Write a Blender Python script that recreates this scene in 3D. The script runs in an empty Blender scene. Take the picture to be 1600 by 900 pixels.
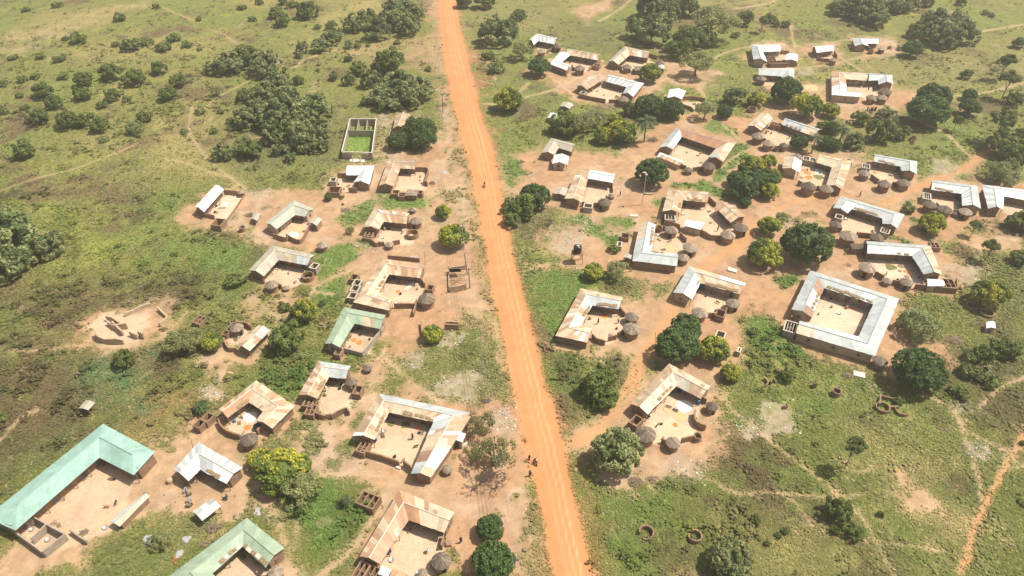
import bpy, bmesh, math, random
import numpy as np
from mathutils import Vector, Matrix
R = math.radians
rnd = random.Random(7)
scene = bpy.context.scene
col = scene.collection

# ------------------------------------------------------------------ camera, sky, sun, exposure
CAM_H = 110.0; PITCH = R(39.5); FPX = 1120.0      # height over ground, tilt below horizon, focal length in px of a 1600 px wide picture
cam_d = bpy.data.cameras.new('camera'); cam_o = bpy.data.objects.new('camera', cam_d); col.objects.link(cam_o)
cam_d.sensor_width = 36.0; cam_d.lens = 36.0 * FPX / 1600.0
cam_d.clip_start = 0.5; cam_d.clip_end = 20000
cam_o.location = (0, 0, CAM_H); cam_o.rotation_euler = (math.pi/2 - PITCH, 0, 0)
scene.camera = cam_o

SUN_EL, SUN_AZ = R(60), R(80)                     # azimuth clockwise from +Y
w = bpy.data.worlds.new('World'); scene.world = w; w.use_nodes = True
nt = w.node_tree
bg = nt.nodes['Background']; sky = nt.nodes.new('ShaderNodeTexSky'); sky.sky_type = 'NISHITA'; sky.sun_disc = False
sky.sun_elevation = SUN_EL; sky.sun_rotation = SUN_AZ; sky.dust_density = 2.5; sky.air_density = 1.0
wb = nt.nodes.new('ShaderNodeHueSaturation'); wb.inputs['Saturation'].default_value = .55
wm = nt.nodes.new('ShaderNodeMix'); wm.data_type = 'RGBA'; wm.blend_type = 'MULTIPLY'; wm.inputs[0].default_value = 1.0; wm.inputs[7].default_value = (1.0,.95,.88,1)
nt.links.new(sky.outputs[0], wb.inputs['Color']); nt.links.new(wb.outputs[0], wm.inputs[6]); nt.links.new(wm.outputs[2], bg.inputs[0]); bg.inputs[1].default_value = 0.11
sl = bpy.data.lights.new('sun', 'SUN'); sl.energy = 4.9; sl.angle = R(0.6); sl.color = (1.0, 0.91, 0.78)
so = bpy.data.objects.new('sun', sl); col.objects.link(so)
sdir = Vector((math.sin(SUN_AZ)*math.cos(SUN_EL), math.cos(SUN_AZ)*math.cos(SUN_EL), math.sin(SUN_EL)))
so.rotation_euler = sdir.to_track_quat('Z', 'Y').to_euler()
scene.view_settings.view_transform = 'Standard'; scene.view_settings.look = 'None'
scene.view_settings.exposure = 0.44; scene.view_settings.gamma = 1.0
scene.view_settings.use_curve_mapping = False

# ------------------------------------------------------------------ survey helpers: image bearing -> real place on the ground
SP, CP = math.sin(PITCH), math.cos(PITCH)
def G(px, py, z=0.0):
    u = (px - 800.0)/FPX; v = (py - 450.0)/FPX
    t = (CAM_H - z)/(SP + v*CP)
    return Vector((u*t, (CP - v*SP)*t, z))
def S(p):            # picture px per metre at a ground place
    return FPX/(p.y*CP + (CAM_H - p.z)*SP)
def PX(p):
    d = p.y*CP + (CAM_H-p.z)*SP
    return 800+FPX*p.x/d, 450+FPX*((CAM_H-p.z)*CP - p.y*SP)/d

def tag(o, label=None, cat=None, group=None, kind=None):
    if label: o['label'] = label
    if cat: o['category'] = cat
    if group: o['group'] = group
    if kind: o['kind'] = kind
    return o
def empty(name, loc=(0,0,0), rz=0.0):
    o = bpy.data.objects.new(name, None); col.objects.link(o); o.empty_display_size = 0.3
    o.location = loc; o.rotation_euler = (0, 0, rz); return o
def link(name, me, parent=None, loc=(0,0,0), rz=0.0, sc=None):
    o = bpy.data.objects.new(name, me); col.objects.link(o)
    o.location = loc; o.rotation_euler = (0, 0, rz)
    if sc is not None: o.scale = (sc, sc, sc) if isinstance(sc, (int, float)) else sc
    if parent: o.parent = parent
    return o
def copy_tree(o, parent=None):
    c = o.copy(); col.objects.link(c); c.parent = parent
    for ch in list(o.children): copy_tree(ch, c)
    return c

# ------------------------------------------------------------------ materials
def mat(name, base=(.5,.5,.5), rough=.9, attr=False, n_scale=1.0, n_amt=0.0, n2_scale=None, n2_amt=0.0, metal=0.0, bump=0.0, bump_scale=6.0, spec=0.3, transl=0.0, rand=0.0, detail=4):
    m = bpy.data.materials.new(name); m.use_nodes = True; t = m.node_tree; N = t.nodes; L = t.links
    b = N['Principled BSDF']; b.inputs['Roughness'].default_value = rough; b.inputs['Metallic'].default_value = metal
    b.inputs['Specular IOR Level'].default_value = spec
    if attr:
        a = N.new('ShaderNodeAttribute'); a.attribute_name = 'Col'; cur = a.outputs['Color']
    else:
        c = N.new('ShaderNodeRGB'); c.outputs[0].default_value = (*base, 1); cur = c.outputs[0]
    tc = N.new('ShaderNodeTexCoord')
    def vary(cur, scale, amt, coord='Object'):
        n = N.new('ShaderNodeTexNoise'); n.inputs['Scale'].default_value = scale; n.inputs['Detail'].default_value = detail
        n.inputs['Roughness'].default_value = .65
        L.new(tc.outputs[coord], n.inputs['Vector'])
        mr = N.new('ShaderNodeMapRange'); mr.inputs['From Min'].default_value = .3; mr.inputs['From Max'].default_value = .7
        mr.inputs['To Min'].default_value = 1-amt; mr.inputs['To Max'].default_value = 1+amt
        L.new(n.outputs[0], mr.inputs['Value'])
        vm = N.new('ShaderNodeVectorMath'); vm.operation = 'SCALE'; L.new(cur, vm.inputs[0]); L.new(mr.outputs[0], vm.inputs['Scale'])
        return vm.outputs[0]
    if n_amt: cur = vary(cur, n_scale, n_amt)
    if n2_amt: cur = vary(cur, n2_scale, n2_amt)
    if rand:
        oi = N.new('ShaderNodeObjectInfo'); mr = N.new('ShaderNodeMapRange')
        mr.inputs['To Min'].default_value = 1-rand; mr.inputs['To Max'].default_value = 1+rand; L.new(oi.outputs['Random'], mr.inputs['Value'])
        vm = N.new('ShaderNodeVectorMath'); vm.operation = 'SCALE'; L.new(cur, vm.inputs[0]); L.new(mr.outputs[0], vm.inputs['Scale']); cur = vm.outputs[0]
    L.new(cur, b.inputs['Base Color'])
    if bump:
        n = N.new('ShaderNodeTexNoise'); n.inputs['Scale'].default_value = bump_scale; n.inputs['Detail'].default_value = 4
        L.new(tc.outputs['Object'], n.inputs['Vector'])
        bp = N.new('ShaderNodeBump'); bp.inputs['Strength'].default_value = bump; bp.inputs['Distance'].default_value = .1
        L.new(n.outputs[0], bp.inputs['Height']); L.new(bp.outputs[0], b.inputs['Normal'])
    if transl:
        tr = N.new('ShaderNodeBsdfTranslucent'); mx = N.new('ShaderNodeMixShader'); mx.inputs[0].default_value = transl
        L.new(cur, tr.inputs[0]); L.new(b.outputs[0], mx.inputs[1]); L.new(tr.outputs[0], mx.inputs[2])
        L.new(mx.outputs[0], N['Material Output'].inputs[0])
    return m
M = {}
def add_haze():
    b = MB(); b.box((0, 150, 55), (900, 900, 58)); m = bpy.data.materials.new('haze_air'); m.use_nodes = True; t = m.node_tree
    t.nodes.remove(t.nodes['Principled BSDF']); v = t.nodes.new('ShaderNodeVolumePrincipled'); v.inputs['Color'].default_value = (.95,.92,.84,1)
    v.inputs['Density'].default_value = HAZE; v.inputs['Anisotropy'].default_value = .25
    t.links.new(v.outputs[0], t.nodes['Material Output'].inputs['Volume'])
    o = b.build('haze', m); tag(o, 'thin warm haze hanging over the whole landscape', 'haze', kind='stuff'); return o
HAZE = 0.00038
M['ground'] = mat('ground_soil_and_grass', attr=True, rough=.95, n_scale=1.3, n_amt=.22, n2_scale=.25, n2_amt=.10, bump=.6, bump_scale=2.0, spec=.1, detail=6)
M['earth'] = mat('bare_earth', attr=True, rough=.95, n_scale=2.0, n_amt=.15, n2_scale=.16, n2_amt=.13, bump=.3, bump_scale=1.5, spec=.1, detail=7)
M['road'] = mat('laterite_road', attr=True, rough=.95, n_scale=.35, n_amt=.06, n2_scale=5.0, n2_amt=.035, bump=.15, bump_scale=1.0, spec=.1)
M['outer'] = mat('far_savanna', base=(.115,.115,.045), n_scale=.02, n_amt=.3, n2_scale=.3, n2_amt=.3, spec=.1)
M['roof'] = mat('roof_sheet', attr=True, rough=.45, n_scale=.5, n_amt=.15, n2_scale=3.5, n2_amt=.12, metal=.0, spec=.35, bump=.08, bump_scale=3)
M['ridge'] = mat('ridge_cap_sheet', base=(.55,.5,.42), rough=.5, n_scale=2, n_amt=.15)
M['mud'] = mat('mud_plaster', base=(.27,.175,.115), n_scale=.8, n_amt=.22, n2_scale=4, n2_amt=.12, bump=.5, bump_scale=3, spec=.1, rand=.12)
M['mudpale'] = mat('pale_mud_plaster', base=(.42,.32,.22), n_scale=.8, n_amt=.2, n2_scale=4, n2_amt=.12, bump=.5, bump_scale=3, spec=.1, rand=.08)
M['concrete'] = mat('cement_block', base=(.34,.29,.23), n_scale=1.2, n_amt=.18, n2_scale=6, n2_amt=.1, bump=.4, spec=.1, rand=.08)
M['white'] = mat('white_wash', base=(.6,.56,.48), n_scale=1.5, n_amt=.12, spec=.2)
M['coping'] = mat('cement_coping', base=(.47,.42,.34), n_scale=3, n_amt=.2)
M['thatch'] = mat('weathered_thatch', attr=True, base=(.235,.185,.14), n_scale=2.0, n_amt=.28, n2_scale=9, n2_amt=.3, bump=1.0, bump_scale=12, spec=.05, rand=.42)
M['dark'] = mat('dark_opening', base=(.03,.025,.02))
M['door'] = mat('painted_door', base=(.10,.12,.13), rough=.5, rand=.5)
M['window'] = mat('window_shutter', base=(.13,.17,.2), rough=.5, rand=.5)
M['wood'] = mat('weathered_wood', base=(.24,.18,.125), n_scale=3, n_amt=.3, rand=.15)
M['pole'] = mat('pole_wood', base=(.13,.10,.08), n_scale=3, n_amt=.25)
M['steel'] = mat('galvanised_steel', base=(.55,.55,.54), rough=.4, metal=.5)
M['wire'] = mat('cable', base=(.25,.23,.2), rough=.5)
M['black'] = mat('black_plastic', base=(.02,.02,.022), rough=.35, spec=.5)
M['blue'] = mat('blue_plastic', base=(.05,.16,.3), rough=.4)
M['redrust'] = mat('rusted_steel', base=(.3,.12,.06), rough=.8, n_scale=3, n_amt=.3)
M['skin'] = mat('skin', base=(.07,.04,.028), rough=.6)
M['orange'] = mat('drying_peppers', base=(.72,.2,.06), n_scale=6, n_amt=.25, spec=.1)
M['olive'] = mat('drying_leaves', base=(.17,.17,.07), n_scale=6, n_amt=.35, spec=.1)
M['brown'] = mat('drying_seeds', base=(.27,.19,.11), n_scale=6, n_amt=.3, spec=.1)
M['whitish'] = mat('drying_flour', base=(.8,.76,.68), n_scale=3, n_amt=.1, spec=.1)
M['tan'] = mat('drying_grain', base=(.56,.38,.21), n_scale=3, n_amt=.12, spec=.1)
M['bark'] = mat('bark', base=(.19,.145,.105), n_scale=3, n_amt=.3, spec=.1)
M['stone'] = mat('stone_and_litter', attr=True, rough=.9)
M['tuft'] = mat('grass_and_low_shrub', attr=True, rough=.85, spec=.15, transl=.25)
def leafmat(name, base, transl=.25, rand=.12): return mat(name, attr=True, rough=.6, spec=.25, transl=.32, rand=rand)

class MB:
    def __init__(s): s.v=[]; s.f=[]; s.c=[]
    def add(s, vs, fs, c=None):
        n=len(s.v); s.v += [tuple(v) for v in vs]
        for i,f in enumerate(fs):
            s.f.append(tuple(n+k for k in f)); s.c.append(c if c is None or not isinstance(c,list) else c[i])
    def quad(s,a,b,c,d,colr=None): s.add([a,b,c,d],[(0,1,2,3)],colr)
    def box(s, c, h, rz=0.0, colr=None):
        ca,sa=math.cos(rz),math.sin(rz); P=[]
        for k in range(8):
            x=h[0]*(1 if k&1 else -1); y=h[1]*(1 if k&2 else -1); z=h[2]*(1 if k&4 else -1)
            P.append((c[0]+x*ca-y*sa, c[1]+x*sa+y*ca, c[2]+z))
        s.add(P,[(0,2,3,1),(4,5,7,6),(0,1,5,4),(1,3,7,5),(3,2,6,7),(2,0,4,6)],colr)
    def prism(s, poly, z0, z1, colr=None):        # poly: CCW list of (x,y)
        n=len(poly)
        s.add([(p[0],p[1],z0) for p in poly]+[(p[0],p[1],z1) for p in poly],
              [tuple(range(n-1,-1,-1)), tuple(range(n,2*n))]+[(i,(i+1)%n,n+(i+1)%n,n+i) for i in range(n)],colr)
    def tube(s,a,b,r0,r1=None,n=6,colr=None,cap=True):
        a=Vector(a);b=Vector(b); r1=r0 if r1 is None else r1; d=(b-a)
        if d.length<1e-6: return
        d.normalize(); u=d.orthogonal().normalized(); w_=d.cross(u)
        vs=[]
        for p,r in((a,r0),(b,r1)):
            for k in range(n):
                t=2*math.pi*k/n; vs.append(p+u*(r*math.cos(t))+w_*(r*math.sin(t)))
        fs=[(k,(k+1)%n,n+(k+1)%n,n+k) for k in range(n)]
        if cap: fs += [tuple(range(n-1,-1,-1)),tuple(range(n,2*n))]
        s.add(vs,fs,colr)
    def lathe(s,prof,n=20,c=(0,0,0),jit=0.0,colr=None,closed=False):
        vs=[];m=len(prof)
        for i,(r,z) in enumerate(prof):
            for k in range(n):
                t=2*math.pi*k/n; j=1+jit*(rnd.random()-.5)
                vs.append((c[0]+r*j*math.cos(t),c[1]+r*j*math.sin(t),c[2]+z+jit*.3*(rnd.random()-.5)*(r>0.05)))
        fs=[]
        for i in range(m-1 if not closed else m):
            i2=(i+1)%m
            for k in range(n): fs.append((i*n+k,i*n+(k+1)%n,i2*n+(k+1)%n,i2*n+k))
        s.add(vs,fs,colr)
    def mesh(s,name,m,smooth=False):
        me=bpy.data.meshes.new(name); me.from_pydata(s.v,[],s.f)
        if isinstance(m,(list,tuple)):
            for q in m: me.materials.append(q)
        elif m: me.materials.append(m)
        if any(c is not None for c in s.c):
            ca=me.color_attributes.new('Col','FLOAT_COLOR','CORNER'); arr=[]
            for f,c in zip(s.f,s.c):
                c=c or (.5,.5,.5); arr += [c[0],c[1],c[2],1.0]*len(f)
            ca.data.foreach_set('color',arr)
        if smooth: me.polygons.foreach_set('use_smooth',[True]*len(me.polygons))
        me.update(); return me
    def build(s,name,m,parent=None,smooth=False,**k):
        return link(name,s.mesh(name,m,smooth),parent,**k)
def fix_normals(me):
    bm=bmesh.new(); bm.from_mesh(me); bmesh.ops.recalc_face_normals(bm,faces=bm.faces[:]); bm.to_mesh(me); bm.free()
# ------------------------------------------------------------------ survey data (bearings noted as x,y in a 1600x900 frame)
# houses: key, short name, label, wings [(outer x,y, inner x,y)...], roof colours per wing 'outer/inner', eave height, hip ends, wall material
# courtyard always on the right-hand side when walking along the wings
HOUSES = [
('C1','the aqua green roofed compound','long L-shaped house with pale aqua hipped sheet roof in the bottom left corner',[(-22,808,24,829),(161,662,155,715),(242,706,209,742.5)],['A/A','A/A'],2.9,(1,1),'mud'),
('C2','the white and striped L house','L-shaped house, left wing bright white, right wing striped grey and rust',[(271,734,294,751),(310,691,313,733.5),(379,731,354,756)],['m/w','m/q'],2.5,(0,0),'mud'),
('C3','the pale green roofed compound','pale green roofed house with boards on its eaves at the bottom edge',[(300,940,352,915),(266,899,332,896),(385.5,809,379,854),(444.6,856,414.6,887)],['G/G','G/G','G/G'],2.7,(0,0),'mud'),
('C4','the rust and cream U house','U-shaped house with rusty left wing and cream right wing around white drying flour',[(342,639.5,355,652.6),(400,594.5,389,628),(460,634,411.5,642.5),(425.5,669.5,400,657)],['r/R','s/c','s/c'],2.4,(0,0),'mud'),
('C5','the L house with curved yard wall','L-shaped house with rusty left wing and grey white upper wing beside a curved yard wall',[(466.8,617,496,623),(497.7,564,513.7,589),(548.4,572,540,591.6)],['rs/rc','g/g'],2.4,(0,0),'mud'),
('C6','the big cream U compound','large U-shaped house of cream and rusty sheets with a white patched right wing',[(551,681,585,687),(592,615,608,644),(739,646,677.6,659.5),(673,745.6,642,740)],['s/c','g/cccccw','sssswms/gssbg'],2.6,(0,0),'mud'),
('C7','the rusty house at bottom centre','L-shaped house with long rust brown left wing and pale cream back wing at bottom centre',[(562,869,593,881),(624,766,638,812),(710.5,800.5,694.6,832.4)],['rrsrR/RRrR','rccc/Rccc'],2.6,(0,0),'mud'),
('C8','the faded green L house','L-shaped house with faded green sheet roof and grey patches',[(508,537,531,543),(537.4,480,554,505.5),(603,492.3,594,514)],['G/G','G/GcG'],2.5,(0,0),'concrete'),
('C9','the rust and cream roadside house','U-shaped house with rusty back wing and cream left and front wings near the road',[(608,485,612.5,469),(552,472,591.8,457.5),(600,404,607.8,428.5),(664.8,414.4,656,434)],['c/c','s/c','r/r'],2.5,(0,0),'mud'),
('C10','the grey L house in the green','L-shaped old grey roofed house with a planted round pen at its yard',[(389,422,412,431.5),(425.7,383.5,435,406),(492,398.5,480,414.4)],['o/o','o/orogg'],2.4,(0,0),'mud'),
('C11','the grey green L house','L-shaped house with clean grey green sheet roof and pale walls',[(414.5,349,432.3,358.3),(458.6,313,461.4,335.8),(490.5,326.4,476.5,338.6)],['k/k','k/k'],2.4,(0,0),'mudpale'),
('C12','the single white roof at far left','single straight house with bright white roof at the far left of the village',[(303.8,323.6,318.8,331),(336.6,288.8,349.7,296.3)],['w/w'],2.4,(0,0),'mud'),
('C13','the white L house by the enclosure','small L-shaped house with bright white roof below the roofless cement enclosure',[(542,258.8,541,273.4),(584.4,258.8,560,273.6),(577,288,552.5,285)],['w/w','w/m'],2.4,(0,0),'mud'),
('C14','the tan L house below the big tree','L-shaped house with tan and rust roof just below the big dark tree',[(592,290,614.5,291),(607,249.5,625.5,263),(651,250,648.5,264)],['r/t','t/t'],2.4,(0,0),'mud'),
('C15','the cream and rust L house','L-shaped house, cream left wing and rusty back wing, left of two round trees',[(566.6,355.5,592,359),(584.5,326.4,599.5,346),(639.9,333,635,349.8)],['c/c','s/r'],2.4,(0,0),'mud'),
('C17','the tan roof under the big tree','small tan roofed house half hidden by the big dark tree',[(614,201,629,198),(620,177,642,179)],['t/t'],2.4,(0,0),'mud'),
('C19','the lone pale hall in the bush','single straight house with pale cream roof in the green left field',[(370.3,539.8,390,548.2),(404,507.9,422,516.3)],['c/cg'],2.3,(0,0),'mud'),
('R1','the white house at the top','small L-shaped house with white striped roof at the top of the village',[(827,62,834,70),(838,52.5,841,64),(871,59.5,866.5,69)],['w/w','m/m'],2.4,(0,0),'mud'),
('R2','the white bracket house at the top','bright white L-shaped house wrapped around a small yard near the top',[(885.5,110,892,103),(859,100,878,97),(875,81,891,86)],['w/w','w/w'],2.4,(0,0),'mud'),
('R2b','the cream row by the bracket house','straight house with cream and rust striped roof behind the white bracket house',[(887,76,885,85),(938,85,934,94)],['c/s'],2.4,(0,0),'mud'),
('R3','the brown cream L house at the top','L-shaped house with weathered cream and brown roof near the top trees',[(950,96,966,101),(976,72.5,984,86),(1015,81,1012,91)],['o/c','c/s'],2.4,(0,0),'mud'),
('R4','the rusty row in the upper village','straight rusty roofed house left of the white striped L house',[(900,133.5,917,140),(928,115,945,123)],['s/t'],2.4,(0,0),'mud'),
('R4b','the white striped L house','L-shaped house with striped white and grey roof above a round hut',[(950,116,946,127),(1006,130,979,136),(989,151,973,146)],['m/m','w/g'],2.4,(0,0),'mud'),
('R5','the small white roof by the garden wall','small house with white roof and a long roofless walled yard',[(1043,153,1065,155),(1046,140,1072,142)],['w/w'],2.4,(0,0),'mud'),
('R6','the white L house with unfinished rooms','L-shaped bluish white house beside unfinished roofless rooms',[(1177.5,93,1199,97),(1173,70,1192,81),(1219.5,69.5,1219.5,80)],['g/w','w/w'],2.6,(0,0),'mudpale'),
('R7','the white L house below it','small L-shaped white roofed house with a dark brown gable',[(1185,107,1185,117),(1241,107,1221,119),(1241,121,1222,122)],['w/g','g/g'],2.4,(0,0),'mud'),
('R8','the short white roof at top right','short house with plain white roof and a small yard to its front, top right',[(1269,72.5,1276,82),(1300,70,1303,79)],['w/w'],2.4,(0,0),'mud'),
('R9','the farthest right white house','small L-shaped white house at the far top right',[(1336,72,1357,72),(1331,59.5,1354,68),(1371,59.5,1372.5,68)],['g/w','g/w'],2.4,(0,0),'mud'),
('R10','the white and rust bracket house','bracket-shaped house, white front and left wings with rusty corner, top right',[(1345,151.5,1345,145),(1300,148,1323,142),(1299,111.5,1321.5,123.5),(1355,114,1354.5,126)],['w/g','wsr/wr','sc/cc'],2.6,(0,0),'mudpale'),
('R10b','the short grey L house','short L-shaped grey roofed house at the right end of the white and rust house',[(1357,114,1357,126),(1394,117,1372,125),(1395.5,131,1373,132)],['g/g','g/g'],2.6,(0,0),'mud'),
('R11','the short cream house by dark trees','short straight cream roofed house with round huts in front of its gable',[(1168,196,1189,204),(1191,176,1208,185)],['c/s'],2.4,(0,0),'mud'),
('R11b','the grey row by the palm trees','straight house with grey and cream roof partly behind palm trees',[(1227,184.5,1221.5,194.5),(1282.5,202,1272,213)],['g/ggc'],2.4,(0,0),'mud'),
('R12','the rusty backed U house','U-shaped house with long rusty back wing and grey left and right ends',[(1030,230.4,1051.5,233.5),(1058,198.5,1065,213.5),(1151,221,1119,232),(1129.5,253,1106,245.6)],['g/gw','R/R','cs/ccg'],2.5,(0,0),'mud'),
('R13','the old grey house by the road','irregular old grey roofed house by the road entrance',[(846,239,866,242),(861,215.5,873,231),(899,225,893,237)],['o/o','o/o'],2.3,(0,0),'mud'),
('R14','the little white house','very small pale walled house with white gabled roof facing the viewer',[(862.5,256,886.5,257),(866,242,889,244)],['w/w'],2.2,(0,0),'mudpale'),
('R15','the rusty row below the little house','straight rusty roofed house in the middle right of the road',[(882,310.5,909.5,316),(899,274,918,280)],['s/r'],2.5,(0,0),'mud'),
('R15b','the bright white row','straight house with bright white roof at the back of a small yard',[(922.5,265.5,918,278.5),(961.5,272,957.5,285.5)],['w/w'],2.5,(0,0),'mud'),
('R16','the rust and white L house','L-shaped house with white outer slope and rusty inner slopes near the dark grove',[(1035.4,330,1062.6,333),(1044.5,296,1067,312.5),(1107,300,1105,316)],['c/r','s/r'],2.5,(0,0),'mud'),
('R16b','the slanting rusty row','short rusty and white striped house set at a slant opposite the L house',[(1135,315.5,1117.5,323.5),(1165,338,1142,348)],['s/rcs'],2.5,(0,0),'mud'),
('R17','the grey house by the tall pole','L-shaped grey white roofed house with a round hut inside its yard, by the tall pole',[(1058,415.5,1059.6,396.7),(987.5,407,1017.6,392),(1000,348.5,1024,351)],['g/g','gc/mm'],2.5,(0,0),'mud'),
('R18','the white roofed L house','L-shaped house with white left wing and cream back wing ending in rust stripes',[(1052,457,1081.4,467.5),(1077.6,416,1094,442),(1166,442.5,1156.5,459.6)],['g/w','cw/cccsr'],2.6,(0,0),'mudpale'),
('R19','the rust striped U house','U-shaped house with rust streaked left wing, cream front wing and pale back wing',[(917.6,535,925,513.8),(868,524,908,507.5),(908,450.7,925,477),(974,464.8,967,482.6)],['s/c','s/msm','c/g'],2.5,(0,0),'mud'),
('R20','the great square grey compound','largest house, a grey roofed square around a wide pale court',[(1237,483.5,1268,495.7),(1266,422.5,1287.5,449.5),(1405,466.6,1365,475),(1367,556,1341.5,526),(1244,520,1249.5,501)],['g/bgggbb','g/ggggwg','g/g','gggc/wwgg'],2.7,(0,0),'mudpale'),
('R21','the grey angled house','grey roofed house bent at its right corner with a cream outer slope',[(1353,376.5,1355,395.5),(1453.6,384,1425,399.5),(1472,429,1443.7,428.5)],['g/g','c/g'],2.6,(0,0),'mud'),
('R22','the grey and white U house','U-shaped grey house with a bright white left bend and three round huts',[(1301.4,325,1324,333),(1314.6,306.4,1331,326),(1413,335,1379,341),(1402,357,1379,349.5)],['g/w','g/wgggg','g/g'],2.5,(0,0),'mud'),
('R23','the plain grey L house','L-shaped house with plain grey roof above two dark thatched huts',[(1365.7,240.7,1364.8,252),(1433,252,1407,260),(1432,272,1408.5,267)],['g/g','g/g'],2.5,(0,0),'mud'),
('R24','the grey L house at the right','L-shaped grey house with streaked right wing near the right edge',[(1455,281,1455,296),(1527,290.5,1502.7,302.7),(1532.7,326,1503.7,321.4)],['g/g','g/m'],2.5,(0,0),'mud'),
('R25','the white house cut by the right edge','white and grey striped house cut off by the right edge of the view',[(1544,326,1567.4,327),(1534.7,288.6,1568.5,306.4),(1625,299.5,1620,316)],['m/w','w/w'],2.5,(0,0),'mud'),
('R26','the short white house by pepper circles','short white roofed house with pale walls beside orange drying circles',[(1222.5,263,1249.5,269.5),(1226,244.5,1253.5,252)],['c/w'],2.4,(0,0),'mudpale'),
('R26b','the rusty white L house','L-shaped rusty white house with open gable toward the viewer, right of pepper circles',[(1280,241.5,1276,254),(1331,251,1300,261),(1316,296,1291,290)],['s/c','s/c'],2.5,(0,0),'mud'),
('R27','the streaked brown L house','L-shaped house with brown and cream streaked roof and a big white drying circle',[(986,631,1011.7,647),(1045.5,568,1057,603),(1111,603.8,1095,622.6)],['t/c','c/ot'],2.5,(0,0),'mud'),
]
# small sheds: short label, roof corner places a,b,c,d (outer a->b, inner d->c), roof code, eave height, flat?
SHEDS = [
('open shed with grey white sheet roof right of the junk fence',(301,799,316,814),(331,779,345,791),'m/m',2.0),
('long narrow shed roof of grey and rusty sheets in the aqua compound yard',(172,815,187,823),(226,771,234,775),'g/c',1.4),
('grey tin roofed stall standing alone in the left bush',(123,638,138,641),(134,625,149,629),'o/o',2.0),
('small flat roofed shelter on posts between the white row and the grey green house',(392,342,402,345),(397,331,407,334),'o/o',1.6),
('little roofed kitchen at the right wall of the grey green house yard',(484,348,495,353),(492,338,503,343),'k/o',2.0),
('white roofed lean-to in front of the rusty house at bottom centre',(590,897,605,903),(596,884,611,891),'w/w',2.2),
('rusty lean-to roof joined to the white one at bottom centre',(608,901,622,908),(613,889,638,897),'r/r',2.2),
('small grey tin shed on the roadside field, upper middle',(875,166,890,170),(880,159,897,163),'o/o',1.6),
('tiny white tin shed left of the dark roadside trees',(855,184,868,187),(860,176,871,179),'w/w',1.6),
('small white gabled shed among the unfinished rooms',(1227,94,1246,96),(1229,84,1247,86),'w/w',2.2),
('rust and white lean-to along the lower yard wall of the rusty backed house',(1027,244,1032,238),(1062,259,1069,252),'s/w',1.8),
('white roofed kitchen in the yard below the rust and white L house',(1068,352.5,1072,343.5),(1095,359,1102,348),'w/w',2.2),
('brown thatched lean-to on the left side of the rusty row',(865.5,303,883,306),(870,292,888,295),'o/o',1.9),
('small white roofed store at the end of the angled house wall',(1449,447,1448,435.5),(1476,447,1473,437),'m/w',1.9),
('patched white annex roof on the right side of the big cream compound',(705,687,722,691),(707,673,728,678),'g/w',2.2),
('grey tin roof on the small hut near the top huts',(1028,108,1038,108),(1029,101,1038,102),'g/g',1.8),
('small grey roof with white board left of the tall pole house',(974,402,986,405),(975,396,988,399),'o/o',1.9),
('white cement tank with a low lid in the right field',(1541,513,1556,513),(1541,503,1555,503),'w/w',1.4),
]
# thatched rectangular huts: centre, half length px, half depth px
THATCH_RECT = [(644,301,9,5.5,'flat thatched kitchen at the front wall of the tan L house'),
 (1000,107,9,5,'rectangular thatched shed behind the yellow green tree near the top'),
 (1341,385,12,4.5,'dark flat thatched shelter at the left end of the angled house'),
 (536,291,9,5,'')][:3]
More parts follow.
